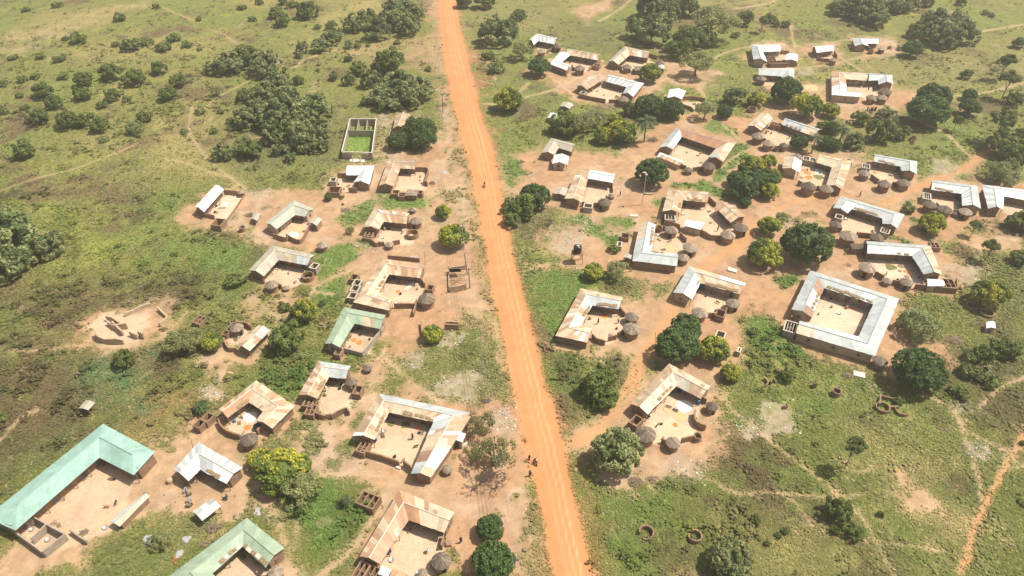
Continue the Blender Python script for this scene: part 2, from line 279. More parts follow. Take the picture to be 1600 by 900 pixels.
# round huts: x,y,r of the roof, compound, type: h thatched hut, o open roofless ring, f mud flat top ring, d dark dome, t tiny granary
HUTS = [(388.4,684.5,13.5,'C4','h'),(549.4,596,9.5,'C5','h'),(574,573,7.5,'C5','t'),(698,732,8.5,'C6','d'),(689,874.6,15.4,'C7','h'),(660,896,8.5,'C7','h'),
(431,894,12,'C3','h'),(666.6,464,13.5,'C9','h'),(424,442.6,10.5,'C10','h'),(446.7,448,5.5,'C10','t'),(481,431,9.5,'C10','o'),(503.6,381.6,9,'C11','h'),(378.5,356,5,'C12','o'),
(377,300,5.5,'C12','h'),(650,343,10,'C15','h'),(644.5,364.9,9.5,'C15','o'),(608,380,7,'C15','t'),(644.5,325.4,6,'C15','t'),(369.3,510.7,10.5,'C19','h'),(352.5,521,6,'C19','o'),
(846,79,7,'R1','h'),(871,71,7,'R1','h'),(906,105,8.5,'R2','h'),(980,103,7.5,'R3','h'),(1032,96.5,7.5,'R3','h'),(1039,73,6,'R3','h'),(974,153,9,'R4b','h'),
(1190,121,8,'R7','h'),(1175,170,7,'R11','o'),(1302,93,6,'R8','h'),(1378,75,6,'R9','h'),(1361,80,4,'R9','o'),(1384,141,10,'R10b','h'),(1362,151,8,'R10','h'),(1379.5,151,8,'R10b','h'),
(1185,210.7,10,'R11','h'),(1201.4,222,9.5,'R11','h'),(1225,226.6,7,'R11b','h'),(1213.5,231,4.5,'R11b','o'),
(1108,257.6,10.5,'R12','h'),(1076,263,7,'R12','t'),(945,314,10.5,'R15b','h'),(955.5,304,5.5,'R15b','t'),
(1158,353.5,11.5,'R16b','h'),(1138,364.8,11.5,'R16b','h'),(1049.5,357,10.5,'R17','h'),(1030,356,5.5,'R17','o'),(1079.5,384.5,12,'R17','h'),(1068,401,9.5,'R17','h'),
(1094,486,12.5,'R18','h'),(1146,472,11,'R18','h'),(987.6,493,11,'R19','h'),(987.6,511,14,'R19','h'),(1376,561.5,11.5,'R20','h'),
(1357,415.5,13.5,'R21','h'),(1387,436.5,7.5,'R21','t'),(1418,439,10.5,'R21','h'),(1305.8,349,9.5,'R22','h'),(1326.6,365.5,14,'R22','h'),(1371,369,10.5,'R22','h'),
(1351.6,269,9,'R23','h'),(1382.6,285.4,10.5,'R23','h'),(1412.6,284,10,'R23','h'),(1454,317.7,10.5,'R24','h'),(1477.4,325,11,'R24','h'),(1509.8,329,10,'R24','h'),(1495,332,5.5,'R24','t'),
(1264,288.6,12,'R26','h'),(1292,293,11,'R26b','h'),(1246,243.5,8.5,'R26','h'),(1009.8,676,16,'R27','h'),(1052,691,11.5,'R27','h'),(1112.5,634.8,9.5,'R27','h'),(1090,682,6.5,'R27','o')]
# old roofless rings in the fields: x,y,r, opening(0-1 of circle missing), height, label
RINGS = [(1010,832,11,.12,1.0,'roofless mud ring with a gap, left one of the two in the lower grass'),
(1086,838,10,.06,1.0,'roofless mud ring, right one of the two in the lower grass'),
(1307,613,6.5,0,1.3,'tall round mud ring standing alone below the great square compound'),
(1379,637,10,0,.9,'round mud ring joined to walls, left end of the ruin in the right field'),
(1409,641,10,.35,.8,'broken round mud ring at the right end of the ruin in the right field'),
(1191.6,597,8,.5,.9,'half circle of broken mud wall, leftmost in the green field'),
(1209,597,5,.45,1.0,'small broken arc of mud wall just left of the leafy plant'),
(1217.5,578,5,.15,1.1,'small round mud ring above the leafy plant'),
(1274,600,3.4,.1,1.3,'narrow mud stump halfway along the green field'),
(1227,634,4,.3,.9,'low broken mud ring above the grey bare patch'),
(1519,478,8.5,0,.7,'low round ring in the grass left of the yellow green tree, upper one'),
(1542,489,9.5,0,.7,'low round ring in the grass below the yellow green tree, lower one'),
(1427,216,4.5,0,1.2,'small tall ring in the upper right grass'),
(1425,222,4.0,.2,.8,'small broken ring touching the tall one in the upper right grass')]
# roofless cells: x,y,width px,depth m,rooms,height,compound,white rim
CELLS = [(312,661,12,2.0,1,1.6,'C4',0),(324,652,12,2.0,1,1.6,'C4',0),(482,628,14,2.2,2,1.6,'C5',0),(485.6,640,14,2.4,2,1.5,'C5',0),(559,609,12,2.2,1,1.5,'C5',0),
(567,698,14,2.4,2,1.6,'C6',0),(575,781,30,2.6,3,1.7,'C7',0),(564,891,17,2.8,2,1.7,'C7',0),(580,897,17,2.8,2,1.7,'C7',0),(529,549,9,2,1,1.5,'C8',0),
(551,462,12,2.0,1,1.5,'C9',1),(555,451,12,2.0,1,1.5,'C9',1),(558,442,11,2.0,1,1.5,'C9',1),(553,433,11,2.0,1,1.5,'C9',0),(672,449,10,1.8,1,1.4,'C9',0),(491.4,416,11,2,1,1.6,'C10',1),
(520.6,281,9,2,1,1.5,'C13',1),(522,296,18,3.0,1,1.7,'C13',0),(618,300,10,2,1,1.5,'C14',0),(628,304,10,2,1,1.5,'C14',0),(656.7,300,7,1.6,1,1.5,'C14',0),(576,366,12,2.2,2,1.5,'C15',0),
(311,499.4,14,2.4,2,1.3,'C19',0),(341,347,15,3.2,1,1.9,'C12',0),
(932,102,10,2.2,2,1.5,'R2b',0),(911,145,8,2,1,1.5,'R4',1),(1210,193,9,2,2,1.7,'R11',0),(1219,195,8,2,2,1.7,'R11b',0),(919,322,13,2,1,1.5,'R15',1),
(1047,340,15,2.6,3,1.6,'R16',1),(977,368,11,2,1,1.2,'R17',0),(968,382,6,2,1,1.3,'R17',1),(1126,489,13,2.4,1,1.6,'R18',0),(1126,523,13,2,1,1.5,'R18',1),(1155,547,4,1.2,1,1.2,'R18',1),
(1235,511,17,3.6,4,1.7,'R20',1),(1484,443,15,3.4,2,1.6,'R21',0),(1461,383,12,2.4,2,1.2,'R21',0),(1311,339,10,2,1,1.6,'R22',1),(1383,361,12,2.4,3,1.6,'R22',1),
(1353,260,11,2.6,3,1.6,'R23',1),(1448,307,11,3.4,4,1.6,'R24',1),(1260,248,9,2.4,2,1.6,'R26',1),(1270,250,8,2.4,2,1.6,'R26',1),(994,657,13,2.4,1,1.6,'R27',0),(1327,251,9,1.6,1,1.5,'R26b',1),
(1203,90,14,3,3,1.6,'R6',0),(1215,97,26,3,4,1.6,'R6',0)]
# yard walls: compound, height, thickness, bearings
WALLS = [('C1',1.6,.25,[(24,834),(72,869)]),('C1',1.8,.22,[(24,834),(58,815),(106,842),(72,869)]),('C1',1.8,.22,[(78,826),(53,849)]),('C1',1.2,.25,[(112,832),(137,849)]),
('C4',1.5,.3,[(343,660),(348,671),(360,680),(376,685)]),('C4',1.5,.3,[(403,678),(412,670),(418,672)]),('C5',1.4,.3,[(492,648),(505,654),(518,652)]),('C5',1.5,.3,[(519,654),(541,643),(546,648)]),
('C5',1.4,.3,[(549,606),(551,612)]),('C6',1.5,.3,[(566,709),(598,718),(624,727)]),('C6',1.8,.3,[(631,726),(645,737)]),('C6',1.5,.3,[(726,692),(728,680)]),('C7',1.6,.25,[(695,838),(690,858)]),
('C8',1.5,.25,[(533,548),(567,557)]),('C8',1.5,.25,[(567,557),(574,548),(601,515)]),('C9',1.5,.28,[(616,480),(648,480)]),('C9',1.5,.28,[(648,480),(652,474),(646,494)]),('C9',1.4,.25,[(656,436),(664,448)]),
('C9',1.2,.25,[(606,403),(630,405),(656,408)]),
('C10',1.3,.3,[(407,436),(413,442)]),('C10',1.4,.3,[(434,447),(441,450)]),('C10',1.5,.3,[(482,412),(489,415)]),
('C11',1.4,.22,[(427.7,370),(446,376),(453,372)]),('C11',1.4,.22,[(448,371),(469,380),(479,366),(484,356)]),
('C12',1.5,.22,[(350,302),(372,304)]),('C12',1.3,.22,[(319,337),(336,341)]),('C12',.6,.25,[(350,351),(366,329),(381,306)]),
('C13',1.6,.22,[(528,276),(542,277)]),('C13',1.6,.22,[(545,299),(558,300)]),('C14',1.6,.22,[(648,267),(668,268),(667,279),(664,289)]),('C14',1.3,.25,[(612,306),(634,310)]),('C14',1.5,.25,[(664,286),(668,290)]),
('C15',1.3,.3,[(569,376),(580,378),(588,384),(592,382)]),('C15',1.4,.3,[(592,383),(601,383)]),('C15',1.4,.3,[(614,382),(625,380)]),('C15',1.4,.3,[(637,352),(646,356)]),
('C19',1.5,.3,[(361,515),(366,510),(384,509),(393,514)]),('C19',1.2,.3,[(351,532),(357,546),(370,548)]),
('R1',1.4,.25,[(854,83),(866,77)]),('R2b',1.4,.25,[(920,110),(930,104),(938,98)]),('R2',1.4,.25,[(893,108),(899,110)]),('R3',1.5,.25,[(961,107),(972,109)]),('R3',1.5,.25,[(988,112),(991,113)]),('R3',1.6,.22,[(1014,88),(1027,92)]),
('R4',1.5,.25,[(905,152),(925,156),(946,160)]),('R4b',1.4,.25,[(951,160),(966,160)]),('R5',1.5,.2,[(1067,156),(1082,155),(1101,158)]),('R5',1.2,.25,[(1066,166),(1078,170),(1083,174)]),
('R6',1.5,.22,[(1200,103),(1245,103)]),('R6',1.5,.22,[(1219,83),(1232,84)]),('R8',1.4,.25,[(1276,92),(1284,95),(1298,96)]),('R8',1.5,.22,[(1303,84),(1307,91)]),('R9',1.4,.22,[(1354,75),(1359,79)]),
('R11',1.4,.25,[(1207,232),(1196,226)]),('R11b',1.4,.25,[(1216,232),(1222,230)]),('R11',1.4,.3,[(1190,218),(1196,222)]),('R12',1.6,.25,[(1036,252),(1062,263)]),('R12',1.4,.25,[(1062,260),(1072,264)]),('R12',1.4,.25,[(1082,267),(1100,264)]),
('R15',1.5,.25,[(909,320),(915,322)]),('R15b',1.4,.25,[(927,322),(938,322)]),('R15b',1.4,.25,[(957,290),(957,300)]),('R16',1.6,.25,[(1040,350),(1062,357)]),('R16b',1.6,.25,[(1094,364),(1110,373),(1126,374)]),
('R16b',1.5,.25,[(1142,349),(1152,356)]),('R16',1.4,.25,[(1107,312),(1118,322)]),('R17',1.5,.25,[(1062,368),(1072,378)]),('R17',1.4,.25,[(1035,358),(1042,360)]),
('R18',1.5,.25,[(1106,495),(1120,495)]),('R18',1.4,.25,[(1132,489),(1140,482)]),('R19',1.5,.25,[(925,527),(932,534),(945,538)]),('R19',1.5,.25,[(950,532),(963,529)]),('R19',1.5,.25,[(967,484),(976,494)]),('R19',1.5,.25,[(966,525),(976,519)]),
('R20',1.6,.25,[(1236,492),(1235,502)]),('R20',1.8,.25,[(1255,502),(1266,500)]),('R21',1.6,.25,[(1353,396),(1354,406)]),('R21',1.5,.28,[(1366,429),(1380,437)]),('R21',1.5,.28,[(1393,443),(1405,445)]),('R21',1.6,.28,[(1428,450),(1450,453),(1476,456),(1493,456)]),
('R21',1.6,.28,[(1493,456),(1493,440)]),('R22',1.5,.25,[(1340,369),(1361,371)]),('R22',1.5,.25,[(1308,358),(1314,362)]),('R23',1.5,.25,[(1360,277),(1372,286)]),('R23',1.5,.25,[(1393,290),(1402,290)]),
('R24',1.5,.25,[(1461,322),(1467,328)]),('R24',1.5,.25,[(1488,333),(1500,335)]),('R26',1.6,.25,[(1246,287),(1252,290)]),('R26b',1.5,.25,[(1275,296),(1282,297)]),('R26b',1.5,.25,[(1300,262),(1298,272)]),
('R27',1.6,.3,[(1085,646),(1084,656),(1088,665),(1102,671)]),('R27',1.5,.25,[(1064,691),(1084,686)]),('R27',1.4,.25,[(1033,690),(1041,694)]),('R27',1.5,.25,[(1095,624),(1103,630)])]
RUIN = [[(149.7,523),(152,528),(158,533),(175,536),(193.8,536)],[(167.5,499),(178,502),(188,509)],[(169.4,506),(180.7,514),(200,512)],[(178,509),(193,523)],[(204,523),(216,528)],[(218,524),(226,528)],[(248,484),(262.3,497),(250,509)],[(196,493),(220,482),(236,476)]]
FIELD_RUIN = [[(1373,634),(1375,620),(1403,627)],[(1389,638),(1402,638)]]
# courtyards: compound, polygon
YARDS = {'C1':[(24,832),(155,716),(209,744),(200,775),(190,822),(120,850),(72,868)],'C4':[(350,665),(389,630),(411,644),(402,662),(398,680),(378,686),(356,680)],
'C5':[(496,625),(514,592),(540,594),(552,600),(553,620),(545,645),(510,653),(492,640)],'C6':[(585,690),(608,646),(677,661),(642,740),(600,722),(568,706)],'C7':[(594,884),(638,815),(694,836),(690,872),(672,905),(600,905)],
'C3':[(332,900),(379,858),(414,890),(420,910),(332,910)],'C8':[(531,546),(554,509),(594,516),(577,553)],'C9':[(592,460),(608,430),(656,436),(662,452),(655,470),(645,482),(612,478)],
'C10':[(412,436),(435,409),(480,417),(478,440),(450,450),(425,446)],'C11':[(430,371),(461,338),(486,346),(484,356),(469,380),(445,374)],'C12':[(319,338),(350,299),(382,304),(352,348),(340,342)],
'C13':[(520,300),(528,276),(556,276),(552,297)],'C14':[(614,296),(626,265),(668,267),(664,295),(640,298)],'C15':[(588,374),(600,348),(636,352),(652,358),(645,380),(612,383),(592,380)],
'C19':[(354,530),(364,512),(390,514),(372,540)],'R1':[(838,75),(842,68),(866,72),(862,82),(845,84)],'R2':[(893,106),(880,98),(891,88),(934,96),(928,108),(910,112)],
'R3':[(968,104),(985,89),(1012,93),(1030,98),(1020,108),(985,112)],'R4':[(908,150),(917,142),(944,128),(978,138),(972,152),(966,162),(935,158)],'R5':[(1066,158),(1098,158),(1086,170),(1070,168)],
'R6':[(1200,100),(1195,84),(1230,84),(1244,102)],'R7':[(1187,120),(1220,121),(1220,130),(1195,132)],'R8':[(1278,90),(1282,84),(1303,83),(1305,92),(1285,96)],'R10':[(1345,148),(1324,143),(1323,127),(1395,130),(1390,148),(1360,158)],
'R11':[(1190,212),(1207,188),(1250,206),(1262,216),(1242,228),(1205,226)],'R12':[(1040,250),(1052,234),(1066,217),(1118,235),(1106,250),(1098,266),(1075,262)],'R15':[(910,318),(920,285),(957,288),(958,305),(945,320),(928,324)],
'R16':[(1042,350),(1064,334),(1070,316),(1106,318),(1120,330),(1142,350),(1148,360),(1125,373),(1096,363),(1062,356)],'R17':[(1018,392),(1028,352),(1052,356),(1066,372),(1068,392),(1060,398)],
'R18':[(1083,470),(1095,446),(1156,463),(1146,482),(1125,494),(1098,494)],'R19':[(925,530),(909,508),(926,480),(967,486),(982,500),(974,524),(948,536)],'R20':[(1262,502),(1268,497),(1288,453),(1364,478),(1340,526),(1252,500)],
'R21':[(1358,430),(1356,398),(1425,402),(1444,431),(1450,448),(1400,444),(1380,436)],'R22':[(1312,362),(1318,338),(1331,329),(1378,344),(1376,366),(1340,370)],'R23':[(1354,276),(1362,256),(1405,263),(1404,284),(1372,286)],
'R24':[(1458,318),(1457,300),(1502,305),(1502,332),(1470,330)],'R25':[(1568,330),(1570,309),(1620,318),(1620,345),(1580,335)],'R26':[(1248,284),(1254,256),(1298,264),(1288,292),(1262,292)],
'R27':[(1000,672),(1012,650),(1058,606),(1096,625),(1092,645),(1084,660),(1086,686),(1050,695),(1020,690)]}
# drying crops on the yards: x,y,rx px, colour, compound
DRY = [(390.7,651,11,'whitish','C4'),(386.6,667.7,6,'orange','C4'),(611,662,5.5,'olive','C6'),(633.5,664,7.5,'olive','C6'),(653,668,3.8,'orange','C6'),(632,673,6,'tan','C6'),(443,421,3.6,'olive','C10'),
(466,355.5,10.5,'tan','C11'),(457.7,367,8,'whitish','C11'),(351.6,319,4.5,'whitish','C12'),(344,325,3,'brown','C12'),(350,324.5,3,'brown','C12'),(337.5,332,4.2,'brown','C12'),(634,279.4,5,'tan','C14'),
(553,531,4.5,'orange','C8'),(561,535,5,'orange','C8'),(622,455,3.6,'orange','C9'),(1207,199,5,'olive','R11'),(944.4,493.5,5,'orange','R19'),(1333.4,482,4.3,'orange','R20'),(1326,481,2.2,'brown','R20'),
(1392,417,8.5,'olive','R21'),(1407.6,416,5,'brown','R21'),(1406,423,3.2,'brown','R21'),(1415,424,3.4,'orange','R21'),(1419,427,2.4,'orange','R21'),(1417,432,4.2,'brown','R21'),(1367,269.4,3.5,'orange','R23'),
(1487.7,313,3.6,'orange','R24'),(1257,266,4,'orange','R26'),(1262,270,5,'orange','R26'),(1264,277,5.5,'orange','R26'),(1278.8,276.4,7,'olive','R26'),(1281,268,9,'whitish','R26'),(1069,634,13,'whitish','R27'),
(1055,663.5,4.4,'orange','R27'),(1063,651.7,10,'tan','R27'),(1044,640,8,'tan','R27'),(1082,323,3,'olive','R16'),(1110,348,3,'olive','R16'),(1047,388,9,'tan','R17'),(383,876,2,'orange','C3'),(1267,137,12,'tan','R10')]
# trees: x,y,r of crown, kind
TREES = [
(122,61,13,'b'),(103,61,5,'b'),(62,89,7,'b'),(248,107,13,'l'),(358,100,18,'t'),(385,90,20,'l'),(330,107,11,'t'),(209,122,16,'l'),(172,115,15,'l'),(130,125,14,'l'),(68,142,15,'l'),(35,124,8,'b'),(56,120,7,'b'),(5,131,8,'b'),(31,150,6,'b'),
(83,160,14,'l'),(129,148,12,'l'),(175,150,12,'l'),(159,165,8,'b'),(198,155,7,'b'),(278,127,13,'l'),(260,147,14,'l'),(338,141,11,'a'),(60,184,14,'l'),(105,188,18,'l'),(125,190,12,'l'),(155,195,14,'l'),(5,175,8,'b'),(225,185,14,'b'),(212,202,13,'w'),
(312,176,7,'b'),(335,205,6,'b'),(378,12,6,'b'),(142,181,6,'b'),(205,72,15,'b'),(228,66,9,'b'),(270,60,10,'b'),(292,70,8,'b'),(255,74,11,'b'),(185,28,9,'b'),(38,168,6,'b'),(312,77,4,'b'),(345,175,5,'b'),(163,218,7,'w'),(35,222,8,'b'),
(38,237,16,'l'),(10,372,40,'t'),(14,412,30,'t'),(72,385,22,'t'),(-2,655,12,'l'),(100,120,8,'b'),(92,92,9,'b'),(180,70,6,'b'),(20,90,6,'b'),(288,205,6,'w'),(395,30,6,'b'),(310,30,5,'b'),(245,10,6,'b'),(90,8,7,'b'),(40,15,6,'b'),
(415,102,20,'t'),(432,130,18,'t'),(410,148,20,'t'),(467,125,9,'l'),(450,160,22,'t'),(487,172,27,'t'),(430,185,25,'t'),(465,212,24,'t'),(500,205,16,'t'),(407,175,18,'t'),(380,150,12,'l'),(385,185,18,'t'),(347,238,14,'t'),(372,236,9,'t'),(390,237,17,'l'),
(440,232,12,'t'),(454,246,9,'t'),(500,228,12,'t'),(480,232,9,'t'),(472,190,20,'t'),(428,212,16,'t'),(360,190,7,'b'),
(432,20,11,'l'),(441,32,13,'l'),(480,18,16,'l'),(496,42,6,'b'),(457,8,8,'b'),(405,4,6,'b'),(440,2,8,'l'),(550,38,14,'t'),(575,32,16,'t'),(588,48,18,'t'),(612,32,18,'t'),(630,15,16,'t'),(640,40,18,'t'),(615,13,14,'t'),(650,22,12,'t'),
(517,40,8,'l'),(500,72,12,'t'),(515,62,12,'t'),(525,55,11,'t'),(472,75,10,'t'),(467,86,6,'t'),(545,70,7,'t'),(560,72,6,'b'),(520,120,8,'l'),(544,92,6,'l'),(544,126,9,'t'),(560,108,13,'l'),(610,98,24,'l'),(592,106,12,'l'),(580,125,14,'t'),(597,148,18,'t'),
(625,135,24,'t'),(655,140,20,'t'),(607,160,15,'t'),(637,155,18,'t'),(570,160,8,'l'),(669,108,5,'b'),(620,67,5,'b'),(575,71,4,'b'),(656,203,26,'g'),(622,219,18,'g'),(660,217,21,'g'),(640,214,18,'g'),
(778,50,24,'t'),(725,2,12,'m'),(757,3,14,'l'),(762,88,9,'b'),(775,108,12,'b'),(793,156,22,'v'),(812,25,12,'b'),(800,50,10,'t'),(815,78,16,'a'),(843,104,18,'m'),
(1018,12,24,'t'),(1040,12,22,'t'),(1020,50,24,'t'),(995,47,18,'t'),(1040,32,18,'t'),(1078,12,18,'l'),(1118,30,32,'a'),(1165,30,14,'l'),(1075,64,24,'l'),(1095,60,18,'l'),(1060,80,18,'l'),(1090,95,25,'a'),(1150,55,7,'b'),(1193,32,9,'s'),(860,44,6,'d'),(1016,115,17,'y'),
(885,195,22,'l'),(908,190,22,'a'),(930,183,18,'a'),(972,205,23,'y'),(960,188,13,'y'),(943,212,15,'y'),(985,170,14,'l'),(1015,165,22,'m'),(1050,172,18,'m'),(1102,170,18,'a'),(1010,192,19,'p'),(1150,150,16,'t'),(1182,155,14,'y'),(1132,175,12,'m'),(870,205,12,'b'),
(1203,30,8,'l'),(1212,38,6,'l'),(1228,38,6,'l'),(1312,12,14,'t'),(1327,18,10,'t'),(1350,15,20,'t'),(1370,28,18,'t'),(1340,4,14,'t'),(1376,12,14,'t'),(1398,12,12,'t'),(1412,10,12,'t'),(1425,8,10,'t'),(1450,3,10,'l'),(1502,3,8,'l'),(1329,38,4,'l'),(1300,10,7,'b'),
(1432,50,14,'l'),(1460,38,20,'t'),(1483,52,23,'t'),(1505,50,20,'t'),(1475,65,14,'t'),(1495,33,14,'t'),(1426,77,15,'m'),(1406,76,4,'l'),(1460,150,24,'m'),(1452,172,30,'m'),(1515,148,11,'m'),(1516,168,16,'m'),(1497,187,9,'s'),(1510,117,9,'l'),(1575,93,15,'s'),
(1553,110,6,'a'),(1580,122,16,'s'),(1592,68,10,'l'),(1585,155,13,'l'),(1572,185,20,'s'),(1598,215,14,'l'),(1230,143,24,'m'),(1260,165,25,'y'),(1298,172,14,'y'),(1385,180,12,'t'),(1378,205,24,'l'),(1407,208,12,'t'),(1248,222,14,'m'),(1274,218,14,'p'),
(1291,222,13,'m'),(1287,201,12,'b'),(1317,205,15,'p'),(1300,200,12,'m'),(1334,222,13,'t'),(1345,186,12,'l'),(1304,227,11,'m'),(1459.5,230,3.5,'b'),(1570,229,24,'l'),(1585,245,20,'l'),(1566,271,27,'w'),(1540,20,6,'b'),(1550,24,5,'b'),
(1019,270,26,'m'),(1174,260,20,'y'),(1169,288,26,'m'),(1206,278,15,'y'),(1199,254,14,'y'),(1150,280,14,'m'),(1196,280,19,'m'),(1165,316,9,'m'),(1203,299,15,'y'),(1152,302,14,'m'),(836,307,24,'m'),(817,322,21,'l'),(799,344,14,'l'),(797,318,11,'b'),(857,348,10,'d'),
(1201.6,354,18,'v'),(1196,397,26,'v'),(1262,380,39,'m'),(1224,341,13,'a'),(928,424,16,'v'),(966,421,17,'a'),(959,390,9,'b'),(1058,539,33,'m'),(1070,513,24,'m'),(1116,546,24,'v'),(1142,583,16,'v'),(947,585,22,'l'),(935,604,26,'l'),(945,624,20,'l'),
(965,705,40,'k'),(1548,460,26,'y'),(1438,512,31,'w'),(1436,577,39,'m'),(1569,546,20,'l'),(1537,554,16,'l'),(1405,627,8,'l'),(1457,350,20,'v'),(1525,352,10,'s'),(1550,385,14,'s'),(1590,403,14,'l'),(1594,350,18,'l'),(1418,326,10,'b'),
(1338,693,17,'s'),(1347,651,3.5,'l'),(1309,797,23,'l'),(1332,828,15,'l'),(1303,829,8,'l'),(1375,803,6,'l'),(1182,812,9,'l'),(1227,830,7,'l'),(1216,837,6,'l'),(1199,850,6,'l'),(1141,872,33,'k'),(1598,692,5,'l'),(1598,786,6,'b'),
(1231,587,12,'l'),(1178,520,8,'b'),(1200,530,8,'b'),(676,522,16,'v'),(693,331,13,'v'),(709,369,23,'v'),(474.5,486,20,'y'),(504,473,6,'l'),(443,481,9,'b'),(449,530,26,'l'),(278,533,24,'a'),(300,530,22,'a'),(331,534,17,'v'),(193,563,17,'l'),(313.6,637,16,'n'),
(366,439,14,'b'),(439,734,36,'y'),(406,718,19,'y'),(466,727,20,'y'),(430,756,22,'y'),(468,765,30,'a'),(250,843,16,'a'),(774,706,38,'x'),(752,662,24,'x'),(742,706,16,'x'),(774,752,26,'d'),(740,758,18,'d'),(513,308,7,'m'),(534,308.5,4,'b'),(547,360,7,'a'),
(766,825,21,'m'),(770.6,877,33,'m'),(540.6,780,10,'p'),(481,428,5,'l'),(1516,582,16,'b'),(1497,612,14,'b'),(1545,595,14,'b'),(1520,560,12,'b'),(790,330,8,'b'),(1012,200,1,'skip')]
TREES = [t for t in TREES if t[3] != 'skip']
# footpaths: width m, bearings
PATHS = [(1.0,[(0,548),(60,548),(130,540),(195,540),(250,530),(275,505),(290,488)]),(0.9,[(300,165),(296,195),(300,215),(330,255),(378,290),(384,300)]),(0.8,[(255,248),(290,255),(330,270),(365,278)]),(0.7,[(0,298),(60,278),(120,262),(190,235),(212,225)]),
(.8,[(305,170),(312,175),(345,150),(400,120),(440,95)]),(0.8,[(240,5),(290,27),(310,35)]),(.8,[(325,45),(350,55),(375,70),(430,90)]),(1.2,[(340,622),(348,600),(352,575),(370,562),(395,550),(425,522)]),
(1.3,[(520,460),(490,455),(505,440),(540,425),(575,410),(600,400)]),(1.0,[(482,470),(488,455)]),(1.4,[(600,560),(618,575),(640,597),(690,628)]),(1.0,[(590,560),(600,545)]),(1.0,[(600,560),(582,590),(578,625)]),
(1.0,[(725,220),(705,235),(690,262),(680,285)]),(.9,[(670,300),(690,285),(720,280),(740,285)]),(.8,[(665,310),(690,297),(745,302)]),(.9,[(670,330),(669,310),(690,300)]),(.8,[(720,345),(745,335)]),(.8,[(740,365),(756,358)]),
(1.2,[(500,745),(540,742),(600,745),(640,760)]),(1.0,[(430,800),(440,840),(452,880),(455,905)]),(.8,[(460,815),(457,860)]),(1.5,[(500,900),(540,870),(560,840),(590,800),(600,780)]),(1.1,[(770,500),(775,525),(780,560),(790,580)]),
(1.4,[(784,500),(797,560),(811,630),(828,700),(845,780),(856,850)]),(1.2,[(735,490),(765,500),(785,520)]),(1.0,[(0,690),(30,655),(60,640)]),
(1.0,[(1130,615),(1140,640),(1165,660),(1195,680),(1220,705),(1260,735),(1300,765),(1310,775),(1340,805),(1360,830),(1375,865),(1392,900)]),(0.8,[(1075,748),(1105,752),(1150,772),(1210,770),(1290,778),(1350,775)]),
(.8,[(1210,770),(1245,790),(1265,815),(1300,838),(1340,847),(1400,852),(1480,862)]),(1.3,[(1440,620),(1470,630),(1495,655),(1510,690),(1525,720),(1530,760),(1533,792)]),(1.9,[(1600,680),(1580,715),(1560,755),(1540,785),(1525,820),(1510,870),(1500,900)]),
(.9,[(1505,673),(1540,690),(1570,703),(1590,700)]),(.8,[(1565,703),(1585,722),(1600,730)]),(.7,[(1570,735),(1600,728)]),(0.8,[(1060,740),(1100,700),(1140,680)]),(.7,[(1325,735),(1310,720),(1295,722)]),(.7,[(1330,735),(1345,740),(1360,732)]),(.7,[(1325,755),(1322,745),(1335,737)]),
(.8,[(815,425),(850,414),(890,412)]),(5.2,[(885,700),(930,675),(960,645),(985,610),(1000,570),(1030,520),(1060,470),(1080,440),(1110,410),(1150,385),(1180,355)]),(1.6,[(1000,340),(990,380),(985,410)]),
(2.6,[(1180,355),(1230,320),(1290,305)]),(4.0,[(1300,330),(1350,330),(1420,300),(1470,278),(1500,268),(1530,245),(1555,225)]),(.9,[(1425,185),(1470,205),(1500,230),(1515,245)]),(.8,[(1500,268),(1495,278),(1510,285)]),
(1.2,[(1525,50),(1560,45),(1600,38)]),(1.2,[(1150,14),(1200,5),(1220,-5)]),(.9,[(1236,40),(1238,60),(1242,72),(1243,95)]),(.9,[(1240,72),(1290,68),(1330,62),(1400,60)]),(1.0,[(1242,108),(1300,100),(1350,88),(1390,80)]),(.9,[(1300,78),(1320,95),(1345,110)]),
(1.2,[(1110,95),(1140,80),(1172,73)]),(1.0,[(985,0),(960,20),(935,33)]),(1.2,[(860,120),(880,135),(900,155)]),(1.1,[(820,152),(860,142),(880,132),(905,122),(920,115)]),(.9,[(810,145),(825,130)]),(1.2,[(990,170),(1010,150),(1035,125)]),(.9,[(1090,132),(1102,152)]),
(1.3,[(1060,190),(1075,180),(1100,172)]),(1.0,[(1130,195),(1150,215),(1165,225)]),(.9,[(1130,262),(1150,245),(1175,232)]),(.9,[(1275,150),(1290,135),(1300,128)]),(1.0,[(1490,150),(1540,145),(1580,135),(1600,130)]),(1.0,[(1440,160),(1480,165),(1530,180)]),
(1.0,[(1600,590),(1560,610),(1530,640)]),(.8,[(1010,600),(990,615),(970,640)]),(.9,[(480,330),(500,310),(515,285)]),(1.0,[(870,700),(890,700)]),(.8,[(725,85),(760,95),(775,125)]),(.9,[(755,162),(775,163)]),(1.0,[(460,105),(480,92),(525,78)])]
PATHS=[(w_*(.6 if p_[0][0]<460 and p_[0][1]<310 else 1.05 if sum(q[1] for q in p_)/len(p_)<260 else .72),p_) for w_,p_ in PATHS]
